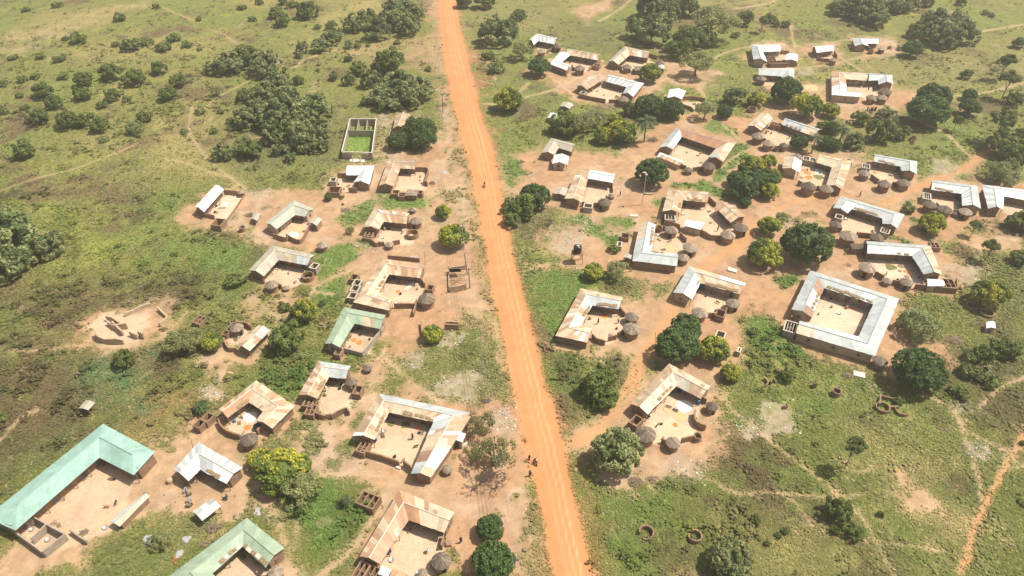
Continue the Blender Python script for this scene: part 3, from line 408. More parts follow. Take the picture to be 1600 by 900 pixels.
# bare earth polygons
DIRT = [[(668,-10),(690,-10),(702,120),(716,200),(700,200),(692,120),(678,50)],[(735,470),(775,470),(800,580),(822,680),(845,790),(868,905),(840,905),(815,790),(800,680),(785,590),(770,520),(745,495)],[(270,350),(285,322),(310,300),(385,300),(440,292),(500,297),(512,268),(545,252),(590,250),(600,236),(640,240),(690,215),(688,160),(700,150),(722,190),(737,260),(748,330),(760,400),(775,470),(780,500),(760,500),(700,515),(665,520),(640,560),(610,562),(600,600),(560,590),(585,555),(600,515),(545,470),(520,400),(560,385),(540,385),(500,395),(480,400),(420,385),(400,378),(360,365),(310,362)],
[(600,610),(640,598),(700,625),(745,640),(790,600),(812,640),(832,720),(845,790),(862,900),(545,905),(500,905),(530,870),(560,840),(570,800),(540,760),(500,745),(468,738),(440,770),(428,800),(455,870),(470,905),(440,905),(440,860),(420,810),(395,790),(385,760),(400,700),(440,690),(470,660),(490,650),(545,640),(560,600)],
[(20,835),(60,790),(160,700),(245,690),(300,660),(320,645),(350,650),(400,690),(395,720),(390,790),(370,810),(300,830),(240,812),(200,840),(150,870),(120,900),(0,910),(0,830)],
[(130,520),(150,495),(200,480),(260,470),(262,495),(300,500),(262,520),(200,542),(130,541)],[(315,565),(330,550),(350,548),(395,550),(368,570),(350,580),(330,580)],
[(775,290),(785,240),(850,228),(920,236),(960,236),(1010,205),(1040,187),(1080,172),(1170,182),(1190,165),(1240,160),(1270,140),(1330,155),(1400,140),(1430,140),(1435,160),(1400,178),(1370,180),(1330,190),(1300,182),(1290,200),(1290,235),(1350,238),(1350,262),(1445,285),(1530,250),(1555,222),(1562,228),(1540,255),(1500,278),(1620,285),(1620,350),(1530,348),(1490,370),(1470,380),(1490,400),(1530,420),(1500,470),(1440,463),(1425,470),(1410,500),(1440,530),(1470,545),(1480,560),(1440,600),(1395,600),(1372,590),(1250,550),(1225,528),(1190,490),(1160,500),(1170,530),(1160,560),(1140,600),(1118,640),(1120,690),(1112,745),(1080,755),(1045,730),(985,755),(950,740),(930,712),(893,713),(878,690),(930,660),(975,620),(985,590),(1010,560),(960,548),(920,552),(870,538),(905,455),(975,460),(1000,450),(980,432),(940,435),(900,424),(815,424),(812,418),(880,411),(850,398),(840,380),(860,360),(880,350),(870,330),(800,330)],
[(830,112),(860,90),(930,100),(1010,105),(1050,95),(1100,110),(1140,105),(1100,140),(1040,130),(1010,150),(960,165),(900,160),(880,145),(855,125)],[(1170,68),(1220,66),(1250,85),(1245,130),(1280,135),(1275,150),(1200,140),(1180,110),(1165,95)],
[(1245,72),(1310,66),(1310,100),(1270,98)],[(1325,60),(1400,60),(1410,80),(1350,92)],[(889,20),(905,8),(950,2),(955,12),(925,28),(922,40)],[(430,470),(460,462),(475,470),(460,490),(440,485)],[(385,478),(400,466),(415,470),(408,484),(388,486)],
[(1395,768),(1440,765),(1460,785),(1440,795),(1400,788)],[(1085,640),(1110,640),(1110,655),(1090,655)],[(1600,395),(1520,395),(1500,380),(1560,360),(1600,370)]]
# vegetation patches inside the bare parts: polygon, tint
VEG = [([(752,500),(770,505),(790,600),(800,640),(792,640),(775,580)],'dryred'),([(695,20),(700,20),(712,130),(722,200),(716,215),(706,130)],'dryred'),([(560,322),(590,300),(640,306),(672,312),(668,340),(640,330),(600,325),(570,350),(545,352),(525,342)],'lush'),([(490,398),(540,384),(560,390),(565,398),(540,415),(520,425),(500,440),(490,420)],'lush'),([(488,455),(530,432),(548,425),(540,450),(515,480),(490,470)],'lush'),
([(440,765),(480,745),(540,750),(560,780),(590,790),(560,835),(510,870),(480,880),(470,840),(450,810)],'lush'),([(540,880),(560,870),(570,905),(500,905)],'olive'),([(620,568),(680,545),(730,545),(790,535),(797,590),(800,630),(740,600),(690,620),(660,600),(640,590)],'mix'),
([(700,232),(735,232),(742,280),(728,280),(705,270)],'dry'),([(690,300),(745,290),(748,335),(725,345),(700,340)],'dry'),([(740,350),(762,370),(768,420),(750,425),(738,395)],'dry'),([(750,425),(770,430),(785,480),(772,480),(757,460)],'dry'),([(725,490),(760,495),(790,540),(740,545),(720,515)],'dry'),
([(690,60),(700,130),(705,200),(718,228),(735,225),(720,150),(700,60)],'dry'),([(880,332),(925,335),(985,342),(990,355),(980,370),(950,382),(915,365),(885,348)],'lush'),([(860,325),(905,335),(912,350),(890,372),(862,345),(830,350),(815,410),(800,370),(790,310),(840,320)],'mix'),
([(1085,192),(1120,185),(1165,215),(1172,232),(1150,255),(1125,285),(1110,285),(1135,250),(1155,222),(1110,205)],'lush'),([(1020,340),(1018,310),(1045,287),(1100,283),(1125,295),(1130,312),(1100,298),(1060,292),(1045,300),(1035,330)],'lush'),
([(1210,440),(1215,430),(1260,425),(1262,430),(1250,445),(1225,450)],'lush'),([(1365,312),(1425,312),(1430,330),(1440,352),(1420,385),(1385,378),(1415,345),(1400,322)],'mix'),([(980,435),(1035,440),(1045,445),(1020,475),(1000,478),(975,462)],'mix'),
([(990,610),(1000,585),(1020,565),(1035,572),(1000,600)],'lush'),([(1160,500),(1190,495),(1225,530),(1260,560),(1200,560),(1165,540)],'lush'),([(785,238),(805,240),(818,270),(800,295),(785,280)],'lush'),([(560,375),(600,383),(590,386),(565,384)],'lush'),
([(230,830),(270,812),(330,815),(300,850),(260,880),(230,905),(120,905),(160,870),(200,845)],'mix'),([(570,640),(560,650),(530,690),(510,730),(525,735),(550,700)],'mix'),([(1530,395),(1600,395),(1600,300),(1620,470),(1540,470),(1500,440)],'mix'),([(420,690),(480,660),(500,665),(490,720),(470,735),(430,705)],'mix'),
([(1465,330),(1440,335),(1440,370),(1455,375)],'mix'),([(1245,225),(1340,225),(1350,235),(1290,236),(1250,238)],'mix'),([(825,790),(842,800),(858,905),(830,905)],'dry'),([(870,420),(970,430),(905,455),(885,500),(870,530),(840,500),(818,430)],'lush')]
RUBBLE = [[(675,612),(700,595),(735,590),(748,605),(742,630),(715,625)],[(685,540),(700,520),(730,520),(732,545),(705,548)],[(628,572),(640,555),(660,552),(655,575)],[(855,385),(865,355),(895,362),(915,368),(900,400),(870,402)],[(905,345),(925,340),(915,362)],
[(1180,640),(1195,625),(1225,640),(1250,672),(1235,684),(1200,680)],[(1150,665),(1170,652),(1182,668),(1170,685)],[(1050,735),(1065,722),(1100,730),(1105,745),(1085,757)],[(1475,630),(1500,625),(1520,645),(1495,658)],[(1515,695),(1535,695),(1545,708),(1530,712)],
[(1475,415),(1510,408),(1540,420),(1530,440),(1500,445)],[(1450,250),(1480,245),(1500,262),(1480,275),(1455,265)],[(560,385),(590,378),(600,390),(575,396)],[(1240,110),(1270,106),(1265,118),(1245,120)],[(775,645),(800,640),(810,665),(790,670)],[(310,610),(335,600),(345,620),(325,630)],[(600,180),(612,190),(605,205),(595,200)],[(945,285),(960,282),(955,290)],[(380,300),(400,298),(420,296),(420,305),(395,308)]]
# tinted areas of the fields
FIELD = [([(1340,765),(1385,755),(1450,758),(1475,790),(1485,820),(1440,815),(1400,805),(1350,800)],'sand',8),([(1150,690),(1230,720),(1210,775),(1110,770),(1100,720)],'heathd',7),([(0,440),(180,380),(300,430),(260,470),(120,490),(0,500)],'heathd',10),([(0,600),(150,600),(180,680),(100,700),(0,720)],'heathd',8),([(190,560),(330,640),(300,660),(200,660)],'dryred',8),([(1480,560),(1570,570),(1550,650),(1500,640)],'heathd',7),([(1180,800),(1260,790),(1300,880),(1200,890)],'heathd',8),([(0,55),(60,50),(160,15),(240,0),(180,25),(100,60),(30,80),(0,85)],'sandl',8),([(90,330),(180,300),(260,370),(230,430),(150,440),(60,470),(90,400)],'lime',14),([(180,290),(300,300),(265,350),(280,380),(390,380),(400,410),(350,450),(280,430),(220,400),(170,330)],'lush',12),
([(130,280),(230,300),(220,350),(150,340)],'heath',10),([(0,470),(120,460),(300,450),(280,480),(130,500),(0,530)],'heath',10),([(0,560),(120,550),(240,560),(200,620),(100,680),(0,720)],'heath',9),([(150,575),(230,560),(250,600),(190,640),(150,620)],'teal',8),([(0,730),(60,690),(140,660),(80,720),(0,790)],'mixd',5),
([(250,200),(320,220),(350,270),(260,260)],'drygrass',12),([(470,70),(520,20),(560,0),(600,0),(510,60),(440,90)],'drygrass',9),([(540,80),(680,60),(690,140),(660,110),(560,90)],'dry',10),([(720,80),(745,80),(765,180),(775,260),(790,330),(775,330),(755,230),(735,140)],'dryred',5),
([(735,0),(860,0),(880,40),(760,60)],'mix',10),([(880,30),(985,45),(975,85),(880,70)],'mixd',10),([(1300,90),(1600,90),(1600,130),(1430,130)],'mix',14),([(1440,180),(1560,190),(1530,240),(1430,230)],'lush2',10),
([(835,560),(880,545),(900,600),(930,640),(880,690),(868,650)],'lush',5),([(815,425),(835,425),(875,560),(900,660),(880,690),(850,560)],'heath2',3),([(895,715),(915,712),(945,800),(960,905),(930,905),(905,800)],'dryred',3),([(930,740),(1060,760),(1080,800),(1000,905),(950,905)],'lush2',8),
([(1140,690),(1200,720),(1190,770),(1120,760)],'heath',8),([(1290,660),(1420,660),(1450,740),(1400,780),(1320,740)],'drygrass',9),([(1140,840),(1400,860),(1500,905),(1180,905)],'drygrass',9),([(1200,560),(1400,590),(1420,640),(1250,640),(1180,600)],'lush2',8),([(1480,560),(1580,560),(1560,660),(1500,640)],'heath2',8),
([(1540,420),(1600,420),(1600,560),(1560,560)],'mixd',8),([(380,160),(520,160),(530,260),(360,260)],'mixd',10),([(600,560),(660,560),(700,600),(640,600)],'mix',5),([(440,555),(560,545),(520,570),(470,620),(420,610)],'lush',5),([(560,230),(680,230),(690,180),(600,190)],'sandl',6)]
ROAD_L = [(685,-30),(686,0),(690,60),(697,112),(712,180),(725,225),(742,300),(750,340),(759,394),(767,450),(785,529),(801,600),(820,700),(843,800),(861,900),(872,960)]
ROAD_R = [(705,-30),(711,0),(722,60),(736,112),(752,180),(767,225),(783,300),(791,340),(801,394),(816,450),(835,529),(853,600),(880,690),(902,800),(928,900),(945,960)]
# ------------------------------------------------------------------ ground sheet (one grid, faces sorted into ground, bare earth, road, footpath, courtyard)
GX0, GX1, GY0, GY1, GS = -262.0, 262.0, 50.0, 372.0, 0.4
nx = int(round((GX1-GX0)/GS))+1; ny = int(round((GY1-GY0)/GS))+1
gx = GX0+GS*np.arange(nx); gy = GY0+GS*np.arange(ny)
rs = np.random.RandomState(11)
def vnoise(scale, seed):
    r = np.random.RandomState(seed); a = int((GX1-GX0)/scale)+4; b = int((GY1-GY0)/scale)+4
    g = r.rand(b, a).astype(np.float32)
    fx = (gx-GX0)/scale; fy = (gy-GY0)/scale
    ix = fx.astype(int); iy = fy.astype(int); tx = fx-ix; ty = fy-iy
    tx = tx*tx*(3-2*tx); ty = (ty*ty*(3-2*ty))[:,None]
    A = g[iy][:,ix]*(1-tx)+g[iy][:,ix+1]*tx; B = g[iy+1][:,ix]*(1-tx)+g[iy+1][:,ix+1]*tx
    return (A*(1-ty)+B*ty).astype(np.float32)
def fbm(scale, seed, octs=4, gain=.55):
    o = 0; a = 1; s = 0
    for k in range(octs): o = o+a*vnoise(max(scale/2**k, GS*1.01), seed+k*17); s += a; a *= gain
    return (o/s-.5)*2*1.6
N8, N3, N1, NB = fbm(9,1), fbm(3.2,2), fbm(1.2,3,2), fbm(34,4)
WARP = N8*2.0+N3*1.3+N1*.5
def box_of(pts, pad):
    x0=min(p[0] for p in pts)-pad; x1=max(p[0] for p in pts)+pad; y0=min(p[1] for p in pts)-pad; y1=max(p[1] for p in pts)+pad
    i0=max(0,int((x0-GX0)/GS)); i1=min(nx,int((x1-GX0)/GS)+2); j0=max(0,int((y0-GY0)/GS)); j1=min(ny,int((y1-GY0)/GS)+2)
    return (slice(j0,max(j1,j0)),slice(i0,max(i1,i0)))
def seg_dist(X,Y,a,b):
    dx,dy=b[0]-a[0],b[1]-a[1]; L=dx*dx+dy*dy+1e-9
    t=np.clip(((X-a[0])*dx+(Y-a[1])*dy)/L,0,1); return np.hypot(X-a[0]-t*dx,Y-a[1]-t*dy)
def poly_mask(pts, soft=1.0, warp=1.0):          # pts in metres -> (window, mask 0..1)
    W=box_of(pts,soft*2+warp*4+1); X,Y=np.meshgrid(gx[W[1]],gy[W[0]])
    if X.size==0: return W,X
    d=np.full(X.shape,1e9); ins=np.zeros(X.shape,bool); n=len(pts)
    for i in range(n):
        a=pts[i]; b=pts[(i+1)%n]; d=np.minimum(d,seg_dist(X,Y,a,b))
        if abs(b[1]-a[1])>1e-9:
            c=((a[1]>Y)!=(b[1]>Y))&(X<(b[0]-a[0])*(Y-a[1])/(b[1]-a[1])+a[0]); ins^=c
    sd=np.where(ins,d,-d)+WARP[W]*warp
    m=np.clip(sd/soft*.5+.5,0,1); return W,m*m*(3-2*m)
def path_mask(pts,width,soft=.5,warp=.25):
    W=box_of(pts,width+3); X,Y=np.meshgrid(gx[W[1]],gy[W[0]])
    if X.size==0: return W,X
    Xw=X+N8[W]*.9*warp*3; Yw=Y+N3[W]*warp*1.5; d=np.full(X.shape,1e9)
    for a,b in zip(pts,pts[1:]): d=np.minimum(d,seg_dist(Xw,Yw,a,b))
    m=np.clip((width*.5*(1+.35*N3[W])-d)/soft*.5+.5,0,1); return W,m
def gp(pts,z=0): return [tuple(G(x,y,z)[:2]) for x,y in pts]
def smooth_line(pts,n=6):
    P=[Vector((p[0],p[1],0)) for p in pts]; out=[]
    for i in range(len(P)-1):
        p0=P[max(i-1,0)];p1=P[i];p2=P[i+1];p3=P[min(i+2,len(P)-1)]
        for k in range(n):
            t=k/n; out.append(tuple((.5*((2*p1)+(p2-p0)*t+(2*p0-5*p1+4*p2-p3)*t*t+(3*p1-p0-3*p2+p3)*t**3))[:2]))
    out.append(tuple(P[-1][:2])); return out
C3 = lambda c: np.array(c,dtype=np.float32)
TINT = dict(heathd=(.085,.062,.038),olive=(.115,.118,.040),lush=(.085,.125,.034),lush2=(.105,.128,.038),lime=(.155,.165,.042),heath=(.098,.072,.040),heath2=(.105,.086,.045),drygrass=(.185,.160,.068),
            sand=(.30,.22,.125),sandl=(.20,.165,.085),dry=(.20,.150,.080),dryred=(.20,.118,.060),mix=(.135,.128,.055),mixd=(.092,.094,.042),teal=(.078,.118,.052))
TINT = {k:tuple(v*q for v,q in zip(c,(1.50,1.46,1.42))) for k,c in TINT.items()}
colr = np.zeros((ny,nx,3),np.float32); colr[:] = C3(TINT['olive'])
def blend(W,m,c):
    colr[W] = colr[W]*(1-m[...,None])+c*m[...,None]
full=(slice(0,ny),slice(0,nx))
# field mosaic: grass, heath, dry patches
m=np.clip(NB*1.6+.25*N8,0,1); blend(full,m*.6,C3(TINT['lush2']))
m=np.clip(-NB*1.5+.4*N8-.1,0,1); blend(full,m*.6,C3(TINT['drygrass']))
m=np.clip(fbm(14,9)*2.2+N3*.8-.45,0,1); blend(full,m*.8,C3(TINT['heathd']))
m=np.clip(fbm(6,19)*1.8+N3*.5-.75,0,1); blend(full,m*.7,C3(TINT['lime']))
m=np.clip(fbm(5,29)*2.0+N1*.5-.7,0,1); blend(full,m*.65,C3(TINT['mixd']))
for poly,t,soft in FIELD:
    W,m=poly_mask(gp(poly),soft,1.5+soft*.15)
    k=np.clip(.85+.6*N3[W]+.3*N8[W],0.15,1); blend(W,m*k,C3(TINT[t]))
# bare earth
dirt=np.zeros((ny,nx),np.float32); nat=np.zeros((ny,nx),np.float32)
for poly in DIRT:
    W,m=poly_mask(gp(poly),3.6,1.5); dirt[W]=np.maximum(dirt[W],m)
HG={}
for h in HOUSES:
    q=[G(a,b,h[5]) for a,b,_,_ in h[3]]+[G(c,d,h[5]) for _,_,c,d in h[3]][::-1]; HG[h[0]]=q
    pts=[(p.x,p.y-.8) for p in q]
    W,m=poly_mask(pts,2.4,.9)
    # earth apron around each house
    W,m=poly_mask([(pts_[0],pts_[1]) for pts_ in pts],1.0,0)
    X,Y=np.meshgrid(gx[W[1]],gy[W[0]])
    W2=box_of(pts,6); X,Y=np.meshgrid(gx[W2[1]],gy[W2[0]]); d=np.full(X.shape,1e9)
    for i in range(len(pts)): d=np.minimum(d,seg_dist(X,Y,pts[i],pts[(i+1)%len(pts)]))
    m=np.clip((1.6-d+WARP[W2]*.7)/1.2,0,1); dirt[W2]=np.maximum(dirt[W2],m*.95)
for hx in HUTS:
    p=G(hx[0],hx[1],1.6); pts=[(p.x-.1,p.y),(p.x+.1,p.y)]; W,m=path_mask(pts,2*hx[2]/S(p)+2.2,1.2,.2); dirt[W]=np.maximum(dirt[W],m*.95)
for poly,t in VEG:
    W,m=poly_mask(gp(poly),1.4,.9); m=m*(np.clip(.75+1.3*N3[W]+.8*N8[W],0,1) if t in('mix','dry','olive') else np.clip(1.3+1.0*N3[W]+.5*N8[W],0,1)); dirt[W]*=(1-m*.97); c=C3(TINT[t]); k=np.clip(.9+.3*N3[W],0,1); blend(W,m*k,c)
# worn patches where grass creeps into the earth, and earth showing in the grass
n=np.clip(fbm(7,41)*1.5+N3*.8-.95,0,1); dirt=dirt*(1-n*.8)
n=np.clip(fbm(10,47)*1.5+N3*.9-1.25,0,1); nat=np.maximum(nat,n*.55)
earth=np.zeros((ny,nx,3),np.float32); earth[:]=C3((.46,.302,.168))
a=np.clip(fbm(16,51)*1.3+.5,0,1)[...,None]; earth=earth*(1-a*.55)+C3((.43,.235,.115))*a*.55
a=np.clip(fbm(8,53)*1.5+N3*.4-.25,0,1)[...,None]; earth=earth*(1-a*.55)+C3((.50,.375,.25))*a*.55
a=np.clip(fbm(3,57)*1.4-.45,0,1)[...,None]; earth=earth*(1-a*.4)+C3((.30,.20,.125))*a*.4
earth*= (1+.13*N1+.05*N3)[...,None]
earth*=C3((.82,.84,.92))
W,m=poly_mask(gp([(550,200),(586,200),(578,238),(537,236)]),1,.1); dirt[W]*=1-m; blend(W,m,C3((.17,.235,.06)))
mm=np.maximum(dirt,nat)[...,None]; colr=colr*(1-mm)+earth*mm
W,m=poly_mask(gp([(140,512),(165,490),(225,488),(235,505),(210,535),(160,535)]),1.5,.8); blend(W,m*.75,C3((.50,.40,.28)))
for poly in RUBBLE:
    W,m=poly_mask(gp(poly),1.5,.8); k=np.clip(.75+.6*N1[W],0,1); dirt[W]=np.maximum(dirt[W],m*.8); blend(W,m*k*.85,C3((.335,.275,.20)))
label=np.zeros((ny,nx),np.int8); label[dirt>.5]=1
# footpaths
foot=np.zeros((ny,nx),np.float32)
for wd,pts in PATHS:
    P=smooth_line(gp(pts)); W,m=path_mask(P,wd*.85,.5,.13); k=m*np.clip(.86+.25*N3[W],0,1)
    W0,m0=path_mask(P,wd*1.8,1.0); dirt[W0]=np.maximum(dirt[W0],m0*.3); blend(W0,m0*.18,C3((.36,.26,.15)))
    c=C3((.42,.30,.185)) if wd<1.3 else C3((.44,.245,.12)); blend(W,k*(.92 if wd>1.1 else .82),c); foot[W]=np.maximum(foot[W],m)
label[foot>.5]=3
# courtyards
yard=np.zeros((ny,nx),np.float32)
for key,poly in YARDS.items():
    W,m=poly_mask(gp(poly,0.4),.5,.12); yard[W]=np.maximum(yard[W],m)
    c=C3((.50,.375,.26)) if key!='C1' else C3((.48,.35,.235))
    if key in('R20','C12','R21'): c=C3((.53,.42,.31))
    c=c[None,None,:]*(1+.07*N3[W]+.05*N1[W]+.05*N8[W])[...,None]; colr[W]=colr[W]*(1-m[...,None])+c*m[...,None]
label[yard>.5]=4; dirt=np.maximum(dirt,yard)
# main road with worn wheel lines and a soft orange verge
L=smooth_line(gp(ROAD_L)); Rr=smooth_line(gp(ROAD_R)); ctr=[((a[0]+b[0])/2,(a[1]+b[1])/2) for a,b in zip(L,Rr)]
W,m=poly_mask(L+Rr[::-1],3.0,.6); m0=np.clip(m*1.25,0,1); blend(W,m0*.75,C3((.40,.205,.10))); dirt[W]=np.maximum(dirt[W],m0*.9)
W,m=poly_mask(L+Rr[::-1],.8,.10); X,Y=np.meshgrid(gx[W[1]],gy[W[0]])
cy=np.array([p[1] for p in ctr]); cx=np.array([p[0] for p in ctr]); wl=np.array([b[0]-a[0] for a,b in zip(L,Rr)]); o=np.argsort(cy)
cx_=np.interp(Y,cy[o],cx[o]); ww=np.interp(Y,cy[o],wl[o]); s_=(X-cx_+N8[W]*.35)/ww*2
base=C3((.50,.228,.10))[None,None,:]*(1+.03*N3[W]+.07*N8[W]+.03*N1[W])[...,None]
def lane(c,wd,amt,tint):
    global base
    k=np.exp(-((s_-c)/wd)**2)*amt*np.clip(.75+.35*fb,0,1); base=base*(1-k[...,None])+C3(tint)*k[...,None]
fb=fbm(40,71,2)[W]
lane(.42,.06,.5,(.62,.40,.22)); lane(.10,.05,.55,(.60,.37,.20)); lane(-.25,.07,.35,(.58,.35,.18)); lane(-.62,.1,.55,(.44,.21,.085)); lane(.27,.06,.65,(.50,.22,.075)); lane(.8,.1,.3,(.44,.21,.09)); lane(-.05,.06,.35,(.50,.24,.09))
colr[W]=colr[W]*(1-m[...,None])+base*m[...,None]; dirt[W]=np.maximum(dirt[W],m)
lr=np.zeros((ny,nx),bool); lr[W]=m>.5; label[lr]=2
colr=np.clip(colr,.01,.9)
# relief: rough sod, smooth earth
sod=np.clip(1-dirt*1.3,0,1); zz=(sod*(.05*(N1)+.07*N3+.02)+.02*N3*(label<2)).astype(np.float32); zz[label==2]=N3[label==2]*.015; zz[label==4]=0; zz=np.minimum(zz,.30)
edge=np.zeros((ny,nx),bool); edge[0]=edge[-1]=True; edge[:,0]=edge[:,-1]=True; zz[edge]=0
X,Y=np.meshgrid(gx,gy); VV=np.stack([X,Y,zz],-1).reshape(-1,3).astype(np.float32)
idx=np.arange(nx*ny).reshape(ny,nx); F=np.stack([idx[:-1,:-1],idx[:-1,1:],idx[1:,1:],idx[1:,:-1]],-1).reshape(-1,4)
FL=label[:-1,:-1].reshape(-1); CF=np.concatenate([colr.reshape(-1,3),np.ones((nx*ny,1),np.float32)],1)
def sheet(name,sel,m):
    f=F[sel]; 
    if len(f)==0: return
    u,inv=np.unique(f,return_inverse=True); inv=inv.reshape(-1,4); me=bpy.data.meshes.new(name)
    me.vertices.add(len(u)); me.vertices.foreach_set('co',VV[u].reshape(-1)); me.loops.add(len(inv)*4); me.loops.foreach_set('vertex_index',inv.reshape(-1).astype(np.int32))
    me.polygons.add(len(inv)); me.polygons.foreach_set('loop_start',(np.arange(len(inv))*4).astype(np.int32)); me.polygons.foreach_set('loop_total',np.full(len(inv),4,np.int32))
    ca=me.color_attributes.new('Col','FLOAT_COLOR','POINT'); ca.data.foreach_set('color',CF[u].reshape(-1)); me.materials.append(m)
    me.update(calc_edges=True); me.polygons.foreach_set('use_smooth',np.ones(len(inv),bool)); o=link(name,me); tag(o,kind='structure'); return o
sheet('ground',FL==0,M['ground']); sheet('bare_earth',FL==1,M['earth']); sheet('dirt_road',FL==2,M['road']); sheet('footpath',FL==3,M['earth']); sheet('courtyard',FL==4,M['earth'])
b=MB(); E=6000
b.add([(-E,-E,0),(E,-E,0),(E,E,0),(-E,E,0),(GX0,GY0,0),(GX1,GY0,0),(GX1,GY1,0),(GX0,GY1,0)],[(0,1,5,4),(1,2,6,5),(2,3,7,6),(3,0,4,7)])
tag(b.build('ground_beyond',M['outer']),kind='structure')
def at_grid(arr,x,y):
    i=int((x-GX0)/GS); j=int((y-GY0)/GS)
    if 0<=i<nx and 0<=j<ny: return arr[j,i]
    return None

# ------------------------------------------------------------------ undergrowth (uncountable): tufts and low shrub, coloured like the sward they grow in
def tufts(name,N,hmin,hmax,seed,dens,label_,size=(.25,.6),nq=3,bright=1.0,catn='undergrowth'):
    r=np.random.RandomState(seed)
    # sample inside the seen wedge
    px=r.uniform(-40,1640,N*3); py=-20+940*r.rand(N*3)**0.72*1.0
    v=(py-450)/FPX; t=CAM_H/(SP+v*CP); x=(px-800)/FPX*t; y=(CP-v*SP)*t
    i=((x-GX0)/GS).astype(int); j=((y-GY0)/GS).astype(int); ok=(i>1)&(i<nx-2)&(j>1)&(j<ny-2); x,y,i,j=x[ok],y[ok],i[ok],j[ok]
    p=dens(j,i); ok=r.rand(len(x))<p; x,y,i,j=x[ok][:N],y[ok][:N],i[ok][:N],j[ok][:N]; n=len(x)
    c=colr[j,i]*(bright*(1+.34*(r.rand(n,1)-.5))); tw=r.rand(n,1); c=c*np.where(tw>.93,C3((1.5,1.5,1.6)),C3((.92,1.06,.9)))
    h=r.uniform(hmin,hmax,n)*np.clip(1+.6*N3[j,i],.4,1.8); sz=r.uniform(*size,n)
    V=np.zeros((n,nq,4,3),np.float32)
    for q in range(nq):
        th=r.rand(n)*6.283; tilt=r.uniform(-.4,.7,n); sp_=.35 if nq<8 else .9; ox=r.normal(0,sp_,n)*sz; oy=r.normal(0,sp_,n)*sz
        ux,uy=np.cos(th),np.sin(th); wx,wy,wz=-np.sin(th)*np.cos(tilt),np.cos(th)*np.cos(tilt),np.sin(tilt)
        cz=h*r.uniform(.35,1,n)
        for k,(a_,b_) in enumerate(((-.5,-.5),(.5,-.5),(.35,.5),(-.35,.5))):
            V[:,q,k,0]=x+ox+ux*a_*sz+wx*b_*sz; V[:,q,k,1]=y+oy+uy*a_*sz+wy*b_*sz; V[:,q,k,2]=np.maximum(cz+wz*b_*sz,.02)
    nv=n*nq*4; me=bpy.data.meshes.new(name); me.vertices.add(nv); me.vertices.foreach_set('co',V.reshape(-1)); me.loops.add(nv); me.loops.foreach_set('vertex_index',np.arange(nv,dtype=np.int32))
    me.polygons.add(n*nq); me.polygons.foreach_set('loop_start',(np.arange(n*nq)*4).astype(np.int32)); me.polygons.foreach_set('loop_total',np.full(n*nq,4,np.int32))
    cc=np.ones((n,nq*4,4),np.float32); cc[:,:,:3]=c[:,None,:]; ca=me.color_attributes.new('Col','FLOAT_COLOR','POINT'); ca.data.foreach_set('color',cc.reshape(-1)); me.materials.append(M['tuft']); me.update(calc_edges=True)
    o=link(name,me); tag(o,label_,catn,kind='stuff'); return o
clear=np.zeros((ny,nx),np.float32)
for wd,pts in PATHS:
    W,m=path_mask(smooth_line(gp(pts)),wd+.5,.5); clear[W]=np.maximum(clear[W],m)
for x,y,r_,*_ in RINGS:
    p=G(x,y-2); W,m=path_mask([(p.x-.1,p.y-1.2),(p.x+.1,p.y)],2*r_/S(p)+3.0,1,.1); clear[W]=np.maximum(clear[W],m*.9)
bushy=np.clip(fbm(7,83)*1.7+N3*.8-.25,0,1)*sod*(1-clear)
tufts('grass_tufts',230000,.06,.26,5,lambda j,i: sod[j,i]*.8*(1-clear[j,i]*.8),'short rough grass and weeds growing over all the unbuilt ground',(.13,.34),2,1.12,'grass')
tufts('low_shrubs',95000,.08,.4,6,lambda j,i: bushy[j,i],'low scrubby plants and tall weeds in patches through the fields',(.25,.6),4,1.0,'scrub')
zone=np.zeros((ny,nx),np.float32)
for poly,a in (([(0,440),(180,400),(330,430),(500,480),(520,560),(440,640),(330,600),(300,660),(160,650),(0,800)],.62),([(0,300),(200,260),(300,330),(400,400),(380,430),(180,400),(0,440)],.25),([(940,760),(1060,760),(1250,700),(1350,900),(940,900)],.3),([(0,60),(250,40),(400,80),(420,210),(330,230),(180,240),(0,250)],1.0),([(0,0),(700,0),(690,160),(540,180),(380,60),(0,50)],.55),([(740,0),(1600,0),(1600,60),(1100,40),(900,60),(740,120)],.45),([(1380,60),(1600,60),(1600,260),(1440,230),(1380,190)],.35),([(180,540),(320,540),(330,640),(180,620)],.5),([(850,540),(940,560),(930,640),(880,690)],.8),([(1150,500),(1290,560),(1240,640),(1140,600)],.7),([(1480,560),(1570,560),(1560,660),(1500,640)],.6),([(430,740),(560,770),(560,850),(450,850)],.9),([(330,220),(540,220),(540,280),(360,285)],.4)):
    W,m=poly_mask(gp(poly),6,2); zone[W]=np.maximum(zone[W],m*a)
shr=np.clip(fbm(4.5,97,3)*2.6-.35,0,1)*zone*sod*(1-clear)
tufts('scrub_clumps',24000,.2,1.25,8,lambda j,i: shr[j,i],'waist high green shrubs merging into thickets across the outer fields',(.26,.52),12,.85,'scrub',)
